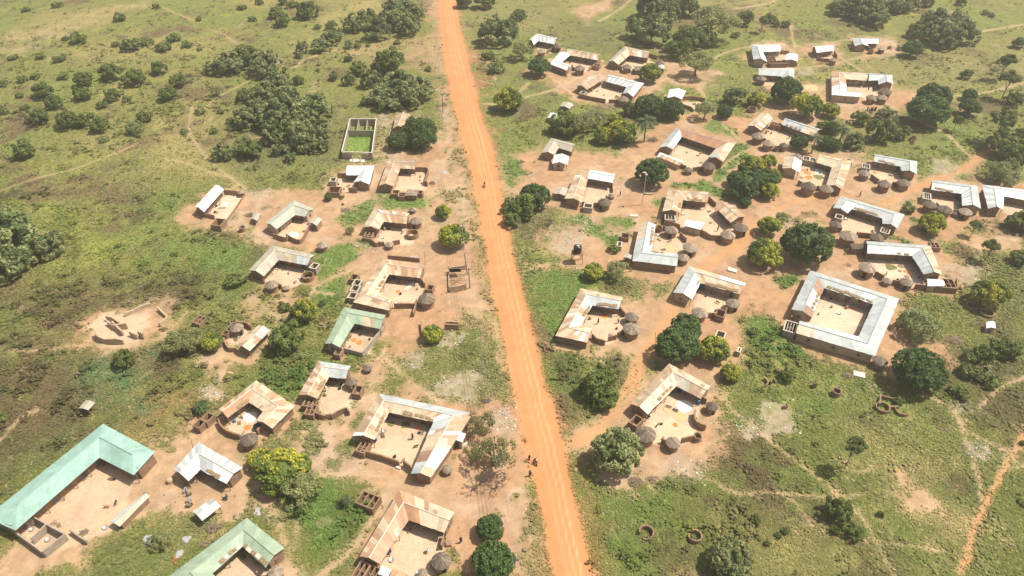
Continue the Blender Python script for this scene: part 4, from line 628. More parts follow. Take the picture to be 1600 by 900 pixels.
# litter and stones on rubble and yards
rb=MB(); rub=[]
for poly in RUBBLE: rub.append(poly)
r=random.Random(3)
for poly in rub:
    xs=[p[0] for p in poly]; ys=[p[1] for p in poly]
    for k in range(60):
        p=G(r.uniform(min(xs)-4,max(xs)+4),r.uniform(min(ys)-3,max(ys)+3)); s=r.uniform(.06,.17); g=r.uniform(.25,.7); t=(g,g*.93,g*.84) if r.random()<.96 else (.2,.3,.4)
        if r.random()<.25: t=(.2,.16,.12)
        rb.box((p.x,p.y,s*.35),(s,s*r.uniform(.5,1),s*.4),r.random()*3,t)
for k in range(2600):
    px,py=r.uniform(0,1600),r.uniform(60,900); p=G(px,py); lb=at_grid(label,p.x,p.y)
    if lb in(1,) : 
        s=r.uniform(.05,.16); g=r.uniform(.1,.6); rb.box((p.x,p.y,s*.35),(s,s*r.uniform(.5,1),s*.4),r.random()*3,(g,g*.85,g*.7))
tag(rb.build('litter_and_stones',M['stone']),'scattered stones, sherds and litter lying on the bare ground and rubbish heaps','litter',kind='stuff')
# ------------------------------------------------------------------ houses
PAL = {'w':((.58,.615,.62),.06),'g':((.39,.425,.425),.08),'c':((.50,.41,.295),.09),'r':((.42,.27,.165),.14),'R':((.36,.20,.115),.12),'t':((.37,.27,.18),.10),'A':((.265,.42,.365),.055),'G':((.285,.365,.27),.085),
       'o':((.39,.36,.29),.10),'k':((.39,.41,.34),.03),'b':((.31,.19,.135),.08)}
HROOF={}
def pick(ch,st):
    if ch=='m': ch='w' if st[0]%2 else 'g'
    if ch=='q': ch=rnd.choice('gwgwc')
    if ch=='s': ch=rnd.choices('crwt',(6,4,1,2))[0]
    if ch=='c' and rnd.random()<.06: ch='t'
    if ch=='r' and rnd.random()<.22: ch='c'
    b,v=PAL[ch]; k=1+v*2*(rnd.random()-.5)*1.3; k2=1+.04*(rnd.random()-.5); return (b[0]*k,b[1]*k*k2,b[2]*k)
def lerp(a,b,t): return a+(b-a)*t
def roof_mesh(pairs,codes,ze,hips,inset=0.0):
    """pairs: outer/inner eave places; returns MB roof, ridge line, ridge height"""
    n=len(pairs); O=[p[0].copy() for p in pairs]; I=[p[1].copy() for p in pairs]
    rise=[.155*min((O[i]-I[i]).length, 9.0)*(.72 if 0<i<n-1 else 1.0) for i in range(n)]
    rz=sum(rise)/n; Rg=[(O[i]+I[i])/2 for i in range(n)]
    for i in range(n): Rg[i].z=ze+rz
    for e,(i,j) in enumerate(((0,1),(n-1,n-2))):
        if hips[e]:
            d=(Rg[j]-Rg[i]); d.z=0; d.normalize(); Rg[i]=Rg[i]+d*((O[i]-I[i]).length*.5)
    return O,I,Rg,rz
def eave_pt(p,z): return Vector((p.x,p.y,z))
def build_house(h):
    key,short,label,wings,codes,ze,hips,wm=h
    pairs=[(G(a,b,ze),G(c,d,ze)) for a,b,c,d in wings]
    O,I,Rg,rz=roof_mesh(pairs,codes,ze,hips); n=len(pairs)
    base=sum((p for p in Rg),Vector())/n; base.z=0
    root=empty('house',base); tag(root,label,'house','tin roofed mud houses of the village')
    loc=lambda p: p-base
    rb=MB(); th=.07
    for i in range(n-1):
        oc,ic=codes[i].split('/')
        for side,E,code in ((0,O,oc),(1,I,ic)):
            e0,e1,r0,r1=E[i],E[i+1],Rg[i],Rg[i+1]; L=max((r1-r0).length,(e1-e0).length); k=max(2,int(L/.92)); st=[0]
            for q in range(k):
                st[0]=q//(1 if k<14 else 2); t0,t1=q/k,(q+1)/k; ch=code[min(int(t0*len(code)),len(code)-1)]
                a,b_=lerp(e0,e1,t0),lerp(e0,e1,t1); c,d=lerp(r0,r1,t1),lerp(r0,r1,t0); ex=-rnd.random()*(.045 if ch not in 'AGk' else 0); a,b_=lerp(a,d,ex),lerp(b_,c,ex)
                cl=pick(ch,st); rows=(0,.5,1) if rnd.random()<.75 else (0,.38,1)
                for y0,y1 in zip(rows,rows[1:]):
                    j=1+.06*(rnd.random()-.5); cc=tuple(min(.9,v*j) for v in cl)
                    if ch in 'scrt' and rnd.random()<.18: cc=pick(rnd.choice('rct'),st)
                    P=[lerp(a,d,y0),lerp(b_,c,y0),lerp(b_,c,y1),lerp(a,d,y1)]
                    f=(0,1,2,3) if side else (3,2,1,0)
                    rb.add([loc(p) for p in P],[f],cc); rb.add([loc(p)-Vector((0,0,th)) for p in P],[f[::-1]],(.25,.2,.16))
            # fascia along the eave
            rb.add([loc(e0),loc(e1),loc(e1)-Vector((0,0,th)),loc(e0)-Vector((0,0,th))],[(0,1,2,3)],(.3,.25,.2))
    for e,i in ((0,0),(1,n-1)):
        c=pick((codes[0] if e==0 else codes[-1])[0],[0])
        if hips[e]:
            P=[O[i],I[i],Rg[i]]; f=(0,1,2) if e==0 else (2,1,0)
            rb.add([loc(p) for p in P],[f],c)
        else:
            for E in (O,I):
                rb.add([loc(E[i]),loc(Rg[i]),loc(Rg[i])-Vector((0,0,th)),loc(E[i])-Vector((0,0,th))],[(0,1,2,3)],(.35,.3,.24))
    me=rb.mesh('roof',M['roof']); ro=link('roof',me,root)
    # ridge cap
    rc=MB()
    for i in range(n-1): rc.tube(loc(Rg[i])+Vector((0,0,.02)),loc(Rg[i+1])+Vector((0,0,.02)),.11,n=6)
    ch=codes[0][0]; capm=M['ridge']
    if ch in PAL and ch in 'AGkwg':
        nm='ridge_cap_'+ch
        if nm not in M: M[nm]=mat(nm,base=tuple(min(.88,v*.95) for v in PAL[ch][0]),rough=.5,n_scale=2,n_amt=.1)
        capm=M[nm]
    rc.build('ridge_cap',capm,ro)
    # walls: same footprint set back under the eaves
    wi=.38
    A=[]; B=[]; T=[]
    for i in range(n):
        d=(I[i]-O[i]); Lw=d.length; d=d/Lw; off=wi*(1.35 if 0<i<n-1 else 1.0)
        a=O[i]+d*off; b_=I[i]-d*max(off,min(1.25,Lw*.24)*(1.35 if 0<i<n-1 else 1.0)); a.z=b_.z=ze; t=Rg[i].copy()
        A.append(a);B.append(b_);T.append(t)
    for i,j in ((0,1),(n-1,n-2)):
        d=(Rg[j]-Rg[i]); d.z=0; d.normalize()
        for Q in (A,B): Q[i]=Q[i]+d*.3
        T[i]=Rg[i]+(A[i]-O[i]-(O[i]-A[i]).normalized()*0)*0; T[i]=(O[i]+I[i])/2; d2=(Rg[j]-Rg[i]); d2.z=0; d2.normalize(); T[i]=T[i]+d2*.3; T[i].z=ze+rz
    wb=MB(); slope=rz/max(.5,(O[0]-I[0]).length/2)
    up=lambda p,s_=.32: Vector((p.x,p.y,ze+s_*slope-.05))
    sB=min(1.25,(O[0]-I[0]).length*.24)
    for i in range(n-1):
        for Q,fl in ((A,1),(B,0)):
            s_=.32 if fl else max(.32,sB-.06); P=[Vector((Q[i].x,Q[i].y,0)),Vector((Q[i+1].x,Q[i+1].y,0)),up(Q[i+1],s_),up(Q[i],s_)]
            wb.add([loc(p) for p in P],[(3,2,1,0) if fl else (0,1,2,3)])
    for e,i in ((0,0),(1,n-1)):
        tz=T[i].copy(); tz.z=ze+rz-.06 if not hips[e] else ze+.25*slope
        P=[Vector((A[i].x,A[i].y,0)),Vector((B[i].x,B[i].y,0)),up(B[i],max(.32,sB-.06)),tz,up(A[i])]
        wb.add([loc(p) for p in P],[(0,1,2,3,4) if e==0 else (4,3,2,1,0)])
    wo=wb.build('wall',M[wm],root)
    # doors and windows on court side, small windows on the outside
    for i in range(n-1):
        for Q,side in ((B,1),(A,0)):
            p0,p1=Q[i],Q[i+1]; d=p1-p0; d.z=0; L=d.length
            if L<3: continue
            d/=L; nrm=Vector((d.y,-d.x,0)) if side else Vector((-d.y,d.x,0)); ang=math.atan2(d.y,d.x)
            if side==0 and nrm.y>.2: continue
            k=int(L/(2.6 if side else 4.5)); 
            for q in range(k):
                t=(q+.5)/k*L; p=p0+d*t+nrm*.02
                if side and q%2==0: link('door',DOOR,root,loc(Vector((p.x,p.y,0))),ang)
                else: link('window',WIN,root,loc(Vector((p.x,p.y,0))),ang)
    # veranda posts under the court side eave
    for i in range(n-1):
        e0=lerp(I[i],O[i],.07); e1=lerp(I[i+1],O[i+1],.07); L=(e1-e0).length; k=max(2,int(L/2.7))
        for q in range(k+1):
            p=lerp(e0,e1,min(.985,max(.015,q/k))); link('veranda_post',VPOST,root,loc(Vector((p.x,p.y,0))),0,(1,1,ze+.04))
    # gable vent / window
    for i,(s) in ((0,1),(n-1,-1)):
        m_=(A[i]+B[i])/2; d=B[i]-A[i]; d.z=0
        if d.length<1: continue
        d.normalize(); nrm=Vector((d.y,-d.x,0))*s
        if nrm.y<.3 and rnd.random()<.7: link('window',WIN,root,loc(Vector((m_.x,m_.y,0)))+nrm*.02,math.atan2(d.y,d.x))
    HROOF[key]=(O,I,Rg,rz,ze,root); return root
def rect_frame(b,w_,h,z,t,dep,cl=None):
    b.box((0,0,z+h+t/2),(w_/2+t,dep,t/2),0,cl); b.box((-w_/2-t/2,0,z+h/2),(t/2,dep,h/2),0,cl); b.box((w_/2+t/2,0,z+h/2),(t/2,dep,h/2),0,cl)
def mk_door():
    b=MB(); b.box((0,0,.95),(.42,.05,.93)); n=len(b.f); rect_frame(b,.84,1.88,0,.08,.07); me=b.mesh('door',[M['door'],M['wood']]); 
    for k,p in enumerate(me.polygons): p.material_index=0 if k<n else 1
    return me
def mk_win():
    b=MB(); b.box((0,0,1.35),(.3,.05,.3)); n=len(b.f); rect_frame(b,.6,.6,1.05,.06,.07); b.box((0,0,1.02),(.36,.09,.03)); me=b.mesh('window',[M['window'],M['wood']])
    for k,p in enumerate(me.polygons): p.material_index=0 if k<n else 1
    return me
DOOR,WIN=mk_door(),mk_win()
b=MB(); b.tube((0,0,0),(0,0,1),.07,.06,6); VPOST=b.mesh('veranda_post',M['wood'])
SHORT={}
for h in HOUSES: build_house(h); SHORT[h[0]]=h[1]
LAND=[(SHORT[k],sum(((o+i)/2 for o,i in zip(v[0],v[1])),Vector())/len(v[0])) for k,v in HROOF.items()]
def ordl(i,n,word):
    if n==1: return None
    names=['leftmost','second','third','fourth','fifth','sixth','seventh','eighth','ninth','tenth']
    if i==0: return 'leftmost'
    if i==n-1: return 'rightmost'
    return names[i]+' from left'
NW={1:'one',2:'two',3:'three',4:'four',5:'five',6:'six',7:'seven',8:'eight',9:'nine'}
def label_rows(items,noun_s,noun_p,prep='of'):
    """items: (obj,key,px) -> labels that single each out within its compound, left to right"""
    by={}
    for o,k,x in items: by.setdefault(k,[]).append((x,o))
    for k,L in by.items():
        L.sort(key=lambda t:t[0]); n=len(L)
        for i,(x,o) in enumerate(L):
            w_=ordl(i,n,'')
            if len((w_ or '').split())+len(noun_p.split())+len(SHORT[k].split())+4>16: noun_p=noun_p.split(' ',1)[1] if len(noun_p.split())>2 else noun_p
            o['label']=(noun_s+' '+prep+' '+SHORT[k]) if w_ is None else (w_+' of the '+NW.get(n,str(n))+' '+noun_p+' '+prep+' '+SHORT[k] if n<=9 else w_+' '+noun_s+' '+prep+' '+SHORT[k])
# sheds and lean-tos
for lab,q0,q1,cd,ze in SHEDS:
    ax,ay,bx,by=q0; cx_,cy_,dx,dy=q1
    pr=[(G(ax,ay,ze),G(bx,by,ze)),(G(cx_,cy_,ze),G(dx,dy,ze))]
    base=sum((a+b for a,b in pr),Vector())/4; base.z=0
    root=empty('shed',base); tag(root,lab,'shed'); loc=lambda p:p-base
    O=[pr[0][0],pr[1][0]];I=[pr[0][1],pr[1][1]]; w_=(O[0]-I[0]).length; rise=.12*w_
    rb=MB(); oc,ic=cd.split('/')
    Rg=[(O[i]+I[i])/2+Vector((0,0,rise)) for i in (0,1)]
    for E,code,side in((O,oc,0),(I,ic,1)):
        k=max(2,int((E[1]-E[0]).length/.9)); 
        for q in range(k):
            t0,t1=q/k,(q+1)/k; P=[lerp(E[0],E[1],t0),lerp(E[0],E[1],t1),lerp(Rg[0],Rg[1],t1),lerp(Rg[0],Rg[1],t0)]; c=pick(code[min(int(t0*len(code)),len(code)-1)],[q])
            f=(0,1,2,3) if side else (3,2,1,0); rb.add([loc(p) for p in P],[f],c); rb.add([loc(p)-Vector((0,0,.05)) for p in P],[f[::-1]],(.25,.2,.16))
    rb.build('roof',M['roof'],root)
    cx0=(O[0]+I[0]+O[1]+I[1])/4
    if 'shelter' in lab or 'open' in lab or 'stall' in lab:
        for p in (O[0],I[0],O[1],I[1]):
            q=lerp(p,cx0,.12); b=MB(); b.tube(loc(Vector((q.x,q.y,0))),loc(Vector((q.x,q.y,ze-.02))),.07); b.build('post',M['wood'],root)
    else:
        b=MB(); P=[lerp(p,cx0,.12) for p in (O[0],I[0],I[1],O[1])]
        for i in range(4):
            a,c=P[i],P[(i+1)%4]; b.add([loc(Vector((a.x,a.y,0))),loc(Vector((c.x,c.y,0))),loc(Vector((c.x,c.y,ze))),loc(Vector((a.x,a.y,ze)))],[(0,1,2,3)])
        for i in (0,1):
            a,c=lerp(O[i],cx0,.12),lerp(I[i],cx0,.12); t=lerp(Rg[i],Vector((cx0.x,cx0.y,Rg[i].z)),.12); t.z-=.07; b.add([loc(Vector((a.x,a.y,ze))),loc(Vector((c.x,c.y,ze))),loc(t)],[(0,1,2)])
        b.build('wall',M['mudpale' if 'white' in lab else 'mud'],root)
        a,c=P[0],P[1]; d=(c-a).normalized(); m_=(a+c)/2; link('door',DOOR,root,loc(Vector((m_.x,m_.y,0)))+Vector((d.y,-d.x,0))*.02,math.atan2(d.y,d.x),(.9,.9,.88*min(1,ze/2.1)))

# ------------------------------------------------------------------ round huts
def mk_wall(r,h): b=MB(); b.lathe([(r,0),(r*1.0,h*.5),(r*.98,h)],22,jit=.02); return b.mesh('wall',M['mud'],True)
def streak(n,m):
    out=[]; k=[rnd.uniform(.7,1.3) for _ in range(n)]
    for i in range(m):
        for q in range(n): f=k[q]*rnd.uniform(.88,1.12)*(1.12 if i>m*.6 else 1); out.append((.235*f,.190*f,.145*f))
    return out
def mk_thatch(kind):
    b=MB(); n=34
    if kind=='d': prof=[(1.60,-.12),(1.5,.25),(1.2,.65),(.7,.95),(.2,1.08),(0.01,1.1)]
    else: prof=[(1.45,-.16),(1.62,-.14),(1.60,-.02),(1.2,.34),(.8,.62),(.42,.88),(.13,1.1),(.10,1.22),(.01,1.24)]
    b.lathe(prof,n,jit=.075,colr=streak(n,len(prof)-1)); return b.mesh('thatch_roof',M['thatch'],False)
HW=[mk_wall(1.28,1.75) for _ in range(2)]; HT=[mk_thatch('h') for _ in range(9)]; HD=[mk_thatch('d') for _ in range(3)]
def mk_hd():
    b=MB(); b.box((0,0,.65),(.32,.05,.62)); return b.mesh('door',M['dark'])
HDOOR=mk_hd()
def ring_mesh(r,h,t,gap,jit=.06):
    b=MB(); n=30; a0=rnd.random()*6.28; k=int(n*(1-gap)); vs=[];hs=[h*(1+(rnd.random()-.5)*jit*4) for _ in range(n+1)]
    if gap>0:
        for q in range(k//4+1): hs[q]*=.3+.7*q/(k/4+1)
    for q in range(n+1 if gap>0 else n):
        if gap>0 and q>k: break
        a=a0+6.2832*q/n
        for rr,z in((r,0),(r,hs[q]),(r-t,hs[q]*.99),(r-t,0)): vs.append((rr*math.cos(a),rr*math.sin(a),z))
    m_=len(vs)//4; fs=[]
    for q in range(m_-1 if gap>0 else m_):
        q2=(q+1)%m_
        for s in range(4): fs.append((q*4+s,q2*4+s,q2*4+(s+1)%4,q*4+(s+1)%4))
    if gap>0: fs += [(0,3,2,1),((m_-1)*4,(m_-1)*4+1,(m_-1)*4+2,(m_-1)*4+3)]
    b.add(vs,fs); me=b.mesh('round_wall',M['mud']); fix_normals(me); return me
items={'h':[],'o':[]}
for (x,y,r,key,kd) in HUTS:
    zr=1.85 if kd!='t' else 1.2
    if kd=='o':
        p=G(x,y,1.0); rr=r/S(p); o=link('round_pen',ring_mesh(rr,1.3,.22,0),None,(p.x,p.y,0)); tag(o,'x','pen','roofless round mud pens beside the yards'); items['o'].append((o,key,x)); continue
    p=G(x,y,zr+.3 if kd!='t' else zr); rr=r/S(p); sc=rr/1.6; p=G(x,y,(1.75*sc+.35*sc)); sz=sc if kd=='h' else sc*.9
    root=empty('round_hut',(p.x,p.y,0),rnd.random()*.6); tag(root,'x','hut','thatched round mud huts around the yards'); items['h'].append((root,key,x))
    hh=max(1.0,min(1.25,1.0/sc))if kd=='h' else .9
    link('wall',rnd.choice(HW),root,(0,0,0),rnd.random()*6,(sc,sc,sc*hh)); link('thatch_roof',rnd.choice(HD if kd=='d' else HT),root,(0,0,1.75*sc*hh),rnd.random()*6,(sc,sc,sc*rnd.uniform(.78,.98)))
    yc=HROOF[key][5].location; d=(Vector((yc.x,yc.y,0))-Vector((p.x,p.y,0))); a=math.atan2(d.y,d.x)-root.rotation_euler.z
    a2=a if rnd.random()<.5 else -1.57+rnd.uniform(-.9,.9)-root.rotation_euler.z
    link('door',HDOOR,root,(1.27*sc*math.cos(a2),1.27*sc*math.sin(a2),0),a2+math.pi/2,(sc,sc,sc))
label_rows(items['h'],'round thatched hut','thatched huts','by'); label_rows(items['o'],'roofless round mud pen','roofless round pens','by')
for x,y,r,gap,h,lab in RINGS:
    p=G(x,y,h*.6); o=link('round_wall',ring_mesh(1.08*r/S(p),h,.22,gap,.05),None,(p.x,p.y,0)); tag(o,lab,'mud wall')
for x,y,a,b_,lab in THATCH_RECT:
    p=G(x,y,1.7); s=S(p); root=empty('thatched_shed',(p.x,p.y,0),rnd.uniform(-.15,.1)); tag(root,lab,'shed'); w_,d=a/s,b_/s/.62
    b=MB(); b.box((0,0,.85),(w_*.86,d*.82,.85)); b.build('wall',M['mud'],root)
    b=MB(); 
    gxn,gyn=9,5; vs=[]
    for j in range(gyn):
        for i in range(gxn):
            u,v=i/(gxn-1)*2-1,j/(gyn-1)*2-1; vs.append((u*w_*(1+.03*rnd.random()),v*d*(1+.05*rnd.random()),1.75+.35*(1-v*v)*(1-.3*u*u)+rnd.uniform(-.05,.05)))
    fs=[(j*gxn+i,j*gxn+i+1,(j+1)*gxn+i+1,(j+1)*gxn+i) for j in range(gyn-1) for i in range(gxn-1)]; b.add(vs,fs,[(.2*f,.165*f,.125*f) for f in (rnd.uniform(.75,1.25) for _ in fs)])
    edge=[i for i in range(gxn)]+[j*gxn+gxn-1 for j in range(1,gyn)]+[(gyn-1)*gxn+i for i in range(gxn-2,-1,-1)]+[j*gxn for j in range(gyn-2,0,-1)]
    nb=len(b.v); ev=[b.v[i] for i in edge]; b.add([(e[0],e[1],e[2]) for e in ev]+[(e[0]*.96,e[1]*.96,e[2]-.22) for e in ev],[(i,(i+1)%len(ev),len(ev)+(i+1)%len(ev),len(ev)+i) for i in range(len(ev))],(.17,.14,.1))
    b.build('thatch_roof',M['thatch'],root)

# ------------------------------------------------------------------ roofless cells (washrooms), yard walls
def wall_ang(key):
    O,I,Rg,rz,ze,root=HROOF[key]; d=Rg[-1]-Rg[-2]; return math.atan2(d.y,d.x)
its=[]
for x,y,wpx,dep,nr,h,key,rim in CELLS:
    p=G(x,y,h); w_=wpx/S(p); root=empty('washroom',(p.x,p.y,0),0); 
    ang=wall_ang(key); ang=(ang+math.pi/4)%(math.pi/2)-math.pi/4; root.rotation_euler.z=ang
    tag(root,'x','roofless room','roofless washrooms and stores at the yards'); its.append((root,key,x))
    b=MB(); t=.11; hw,hd=w_/2,max(dep/2,.7)
    hz=lambda:h*(1+rnd.uniform(-.03,.05))
    for (c,hh) in (((0,-hd,0),(hw,t,0)),((0,hd,0),(hw,t,0)),((-hw,0,0),(t,hd+t,0)),((hw,0,0),(t,hd+t,0))):
        z=hz(); b.box((c[0],c[1],z/2),(hh[0]-(.003 if hh[1]==t else 0),hh[1],z/2))
    for k in range(1,nr): z=hz()*.97; b.box((-hw+2*hw*k/nr,0,z/2),(t*.9,hd-t-.003,z/2))
    if nr>1: z=h*.9; b.box((0,.05,z/2),(hw*.5,t*.8,z/2-.004))
    wo=b.build('wall',M['concrete' if rim else 'mud'],root)
    if rim:
        b=MB()
        for (c,hh) in (((0,-hd,0),(hw+t+.02,t+.03,0)),((0,hd,0),(hw+t+.02,t+.03,0)),((-hw,0,0),(t+.03,hd-t-.03,0)),((hw,0,0),(t+.03,hd-t-.03,0))): b.box((c[0],c[1],h*1.05+.05),(hh[0],hh[1],.045))
        b.build('coping',M['coping'],root)
label_rows(its,'roofless washroom cell','roofless washroom cells','by')
def wall_line(pts,h,t,name,m,var=.05):
    P=[]
    for i in range(len(pts)-1):
        a,b_=pts[i],pts[i+1]; k=max(1,int((b_-a).length/1.2))
        for q in range(k): P.append(lerp(a,b_,q/k))
    P.append(pts[-1]); base=pts[0].copy(); base.z=0; b=MB(); vs=[]
    for i,p in enumerate(P):
        d=(P[min(i+1,len(P)-1)]-P[max(i-1,0)]); d.z=0; d.normalize(); nn=Vector((-d.y,d.x,0))*(t/2); z=h*(1+rnd.uniform(-var,var)); q=p-base
        for s,zz_ in((1,0),(1,z),(-1,z),(-1,0)): vs.append((q.x+nn.x*s,q.y+nn.y*s,zz_))
    m_=len(P); fs=[(q*4+s,(q+1)*4+s,(q+1)*4+(s+1)%4,q*4+(s+1)%4) for q in range(m_-1) for s in range(4)]+[(0,3,2,1),((m_-1)*4,(m_-1)*4+1,(m_-1)*4+2,(m_-1)*4+3)]
    b.add(vs,fs); me=b.mesh(name,m); fix_normals(me); return link(name,me,None,base)
its=[]
for key,h,t,pts in WALLS:
    P=[G(x,y,.3) for x,y in pts]
    if len(P)>2:
        z=[Vector((*q,0)) for q in smooth_line([p[:2] for p in P],4)] if key not in('C8','C1','R21') else [Vector((p.x,p.y,0)) for p in P]
    else: z=[Vector((p.x,p.y,0)) for p in P]
    o=wall_line(z,h,t,'yard_wall',M['concrete' if key in('C1','C8') else 'mud']); tag(o,'x','wall','low mud walls closing the yards'); its.append((o,key,sum(p[0] for p in pts)/len(pts)))
label_rows(its,'low mud wall','low walls','closing')
RL=['rounded outer wall stub at the front of the ruined compound in the left bush','tallest inner wall left standing in the ruined compound','long cross wall in the middle of the ruined compound','short slanting wall stub in the ruined compound centre',
'first little wall block at the front of the ruined compound','second little wall block at the front of the ruined compound','bent low wall at the right end of the ruined compound','straight low wall line at the back of the ruined compound']
for L,lab in zip(RUIN,RL):
    o=wall_line([Vector((*G(x,y,.3)[:2],0)) for x,y in L],1.0 if 'low' in lab else 1.5,.35,'ruined_wall',M['mudpale'],.18); tag(o,lab,'ruined wall')
for L,lab in zip(FIELD_RUIN,['angled mud wall rising behind the joined rings of the field ruin','short mud wall linking the two rings of the field ruin']):
    o=wall_line([Vector((*G(x,y,.3)[:2],0)) for x,y in L],.9,.28,'ruined_wall',M['mud'],.15); tag(o,lab,'ruined wall')

# roofless cement enclosure
c4=[G(547,186,2.4),G(588,186,2.4),G(581,239,2.4),G(534,237,2.4)]; c4=[Vector((p.x,p.y,0)) for p in c4]; base=sum(c4,Vector())/4
root=empty('roofless_enclosure',base); tag(root,'roofless grey cement building shell with pale ring beam and grass growing inside','unfinished building')
b=MB(); bm_=MB()
def wseg(a,c,h,t,bb): d=c-a; L=d.length; m_=(a+c)/2-base; bb.box((m_.x,m_.y,h/2),(L/2,t/2,h/2),math.atan2(d.y,d.x))
for i in range(4):
    a,c=c4[i],c4[(i+1)%4]
    if i==2:
        wseg(a,lerp(a,c,.36),1.9,.24,b); wseg(lerp(a,c,.64),c,1.9,.24,b)
    else: wseg(a,c,2.3,.2,b)
    d=c-a; m_=(a+c)/2-base; bm_.box((m_.x,m_.y,2.46+.01*i),(d.length/2+.12,.13,.08),math.atan2(d.y,d.x))
b.build('wall',M['concrete'],root); bm_.build('ring_beam',M['white'],root)
b=MB(); L0=lerp(c4[0],c4[3],.34); L1=lerp(c4[1],c4[2],.34); wseg(lerp(L0,L1,.02),lerp(L0,L1,.98),2.2,.2,b); b.build('inner_wall',M['concrete'],root)
for t in (.33,.66):
    b=MB(); wseg(lerp(c4[0],c4[1],t),lerp(L0,L1,t),2.2,.18,b); b.build('partition',M['concrete'],root)
for t in (.38,.62):
    b=MB(); p=lerp(c4[3],c4[2],t)+Vector((0,-1.7,0))-base; b.box((p.x,p.y,1.0),(.14,.14,1.0)); b.build('porch_post',M['white'],root)
b=MB(); p=lerp(c4[3],c4[2],.5)+Vector((0,-1.0,0))-base; b.box((p.x,p.y,.12),(2.3,1.0,.12)); b.build('porch_slab',M['white'],root)

# trays and boards drying on the court-side eaves
TR=[('C3',1,.35,.95,5),('C3',2,.1,.95,7),('C6',0,.25,.8,4),('C6',1,.3,.95,6),('R18',1,.15,.9,10),('R18',0,.75,.98,2),('R19',1,.4,.9,4),('R19',2,.2,.9,6),('R20',0,.2,.9,6),('R20',1,.1,.95,11),('R22',1,.1,.8,6),('R23',0,.15,.75,5),('R24',0,.1,.7,5),('R21',0,.6,.95,2),('R17',0,.5,.95,3),('R17',1,.2,.9,6),('R27',0,.4,.9,4),('C5',0,.3,.8,3),('C4',0,.5,.9,3),('C2',1,.25,.7,4),('R16',0,.3,.7,2),('R16',1,.2,.8,4),('C9',1,.3,.8,3),('R11b',0,.1,.6,4)]
bt=MB(); bt.box((0,0,0),(.42,.3,.02)); bt.box((.4,0,.04),(.02,.3,.03)); bt.box((-.4,0,.04),(.02,.3,.03)); bt.box((0,.29,.04),(.38,.015,.03)); bt.box((0,-.29,.04),(.38,.015,.03)); bt.box((0,0,.045),(.36,.25,.02)); TRAY=bt.mesh('drying_tray',M['brown']); 
TRW=TRAY.copy(); TRW.materials[0]=M['white']
for key,wi_,a,b2,k in TR:
    O,I,Rg,rz,ze,ro=HROOF[key]
    for q in range(k):
        t=a+(b2-a)*(q+.5)/k+rnd.uniform(-.01,.01); e=lerp(I[wi_],I[wi_+1],t); r_=lerp(Rg[wi_],Rg[wi_+1],t); d=(I[wi_+1]-I[wi_]).normalized(); up_=(r_-e).normalized()
        c=e+up_*rnd.uniform(.4,.75); nrm=d.cross(up_); nrm=nrm if nrm.z>0 else -nrm; y_=nrm.cross(d)
        mt=Matrix((d,y_,nrm)).transposed().to_4x4(); wh=key=='C3' and q%3==1; o=link('drying_tray',TRW if wh else TRAY); o.matrix_world=Matrix.Translation(c+nrm*.06)@mt@Matrix.Scale(rnd.uniform(.9,1.35),4)
        tag(o,('white' if wh else 'brown')+' drying tray on the court side eave of '+SHORT[key],'tray',('white' if wh else 'brown')+' drying trays on the eave of '+SHORT[key])
# drying crops
its={}
for x,y,rp,cl,key in DRY:
    p=G(x,y,.05); r_=rp/S(p); b=MB(); n=26; j=[1+.10*math.sin(3*k*6.28/n+rp)+.08*rnd.uniform(-1,1) for k in range(n)]; asp=1.0
    vs=[(0,0,.07)]
    for ring,(f,z) in enumerate(((.5,.06),(.92,.05),(1,.0))):
        for k in range(n): a=6.2832*k/n; vs.append((r_*f*j[k]*math.cos(a),r_*f*j[k]*math.sin(a)*asp,z+.012*rnd.random()*(z>0)))
    fs=[(0,1+k,1+(k+1)%n) for k in range(n)]+[(1+rr*n+k,1+(rr+1)*n+k,1+(rr+1)*n+(k+1)%n,1+rr*n+(k+1)%n) for rr in (0,1) for k in range(n)]
    b.add(vs,fs); o=b.build('drying_crop',M[cl],loc=(p.x,p.y,.012)); tag(o,'x','crop','crops spread to dry in round patches'); its.setdefault(cl,[]).append((o,key,x))
for cl,L in its.items():
    w_={'orange':'orange pepper patch','olive':'olive green leaf patch','brown':'brown seed patch','whitish':'white flour patch','tan':'pale tan grain patch'}[cl]; label_rows(L,w_+' drying',w_[:-5]+'patches drying','at')

# ------------------------------------------------------------------ pots, basins, stools and bundles standing about in the courts
def inpoly(x,y,P):
    c=False; n=len(P)
    for i in range(n):
        a,b_=P[i],P[(i+1)%n]
        if (a[1]>y)!=(b_[1]>y) and x<(b_[0]-a[0])*(y-a[1])/(b_[1]-a[1])+a[0]: c=not c
    return c
b=MB(); b.lathe([(.12,0),(.26,.12),(.28,.24),(.19,.36),(.22,.40),(.17,.38),(.01,.30)],12); POT=b.mesh('cooking_pot',M['black'],True)
b=MB(); b.lathe([(.18,0),(.38,.16),(.40,.17),(.34,.14),(.16,.03),(.01,.02)],14); BAS=b.mesh('basin',M['steel'],True)
b=MB(); b.box((0,0,.27),(.5,.14,.03)); [b.box((sx,0,.12),(.04,.12,.12)) for sx in(-.4,.4)]; STO=b.mesh('bench',M['wood'])
b=MB(); [b.tube((-.5+rnd.uniform(-.1,.1),.09*k-.3,.06+.05*(k%3)),(.5+rnd.uniform(-.1,.1),.09*k-.3+rnd.uniform(-.1,.1),.06+.05*(k%3)),.045,n=5) for k in range(8)]; FIR=b.mesh('firewood_bundle',M['wood'])
b=MB(); b.lathe([(.2,0),(.27,.1),(.24,.5),(.1,.72),(.03,.75),(.01,.75)],10,jit=.12); SAC=b.mesh('grain_sack',M['mudpale'],True)
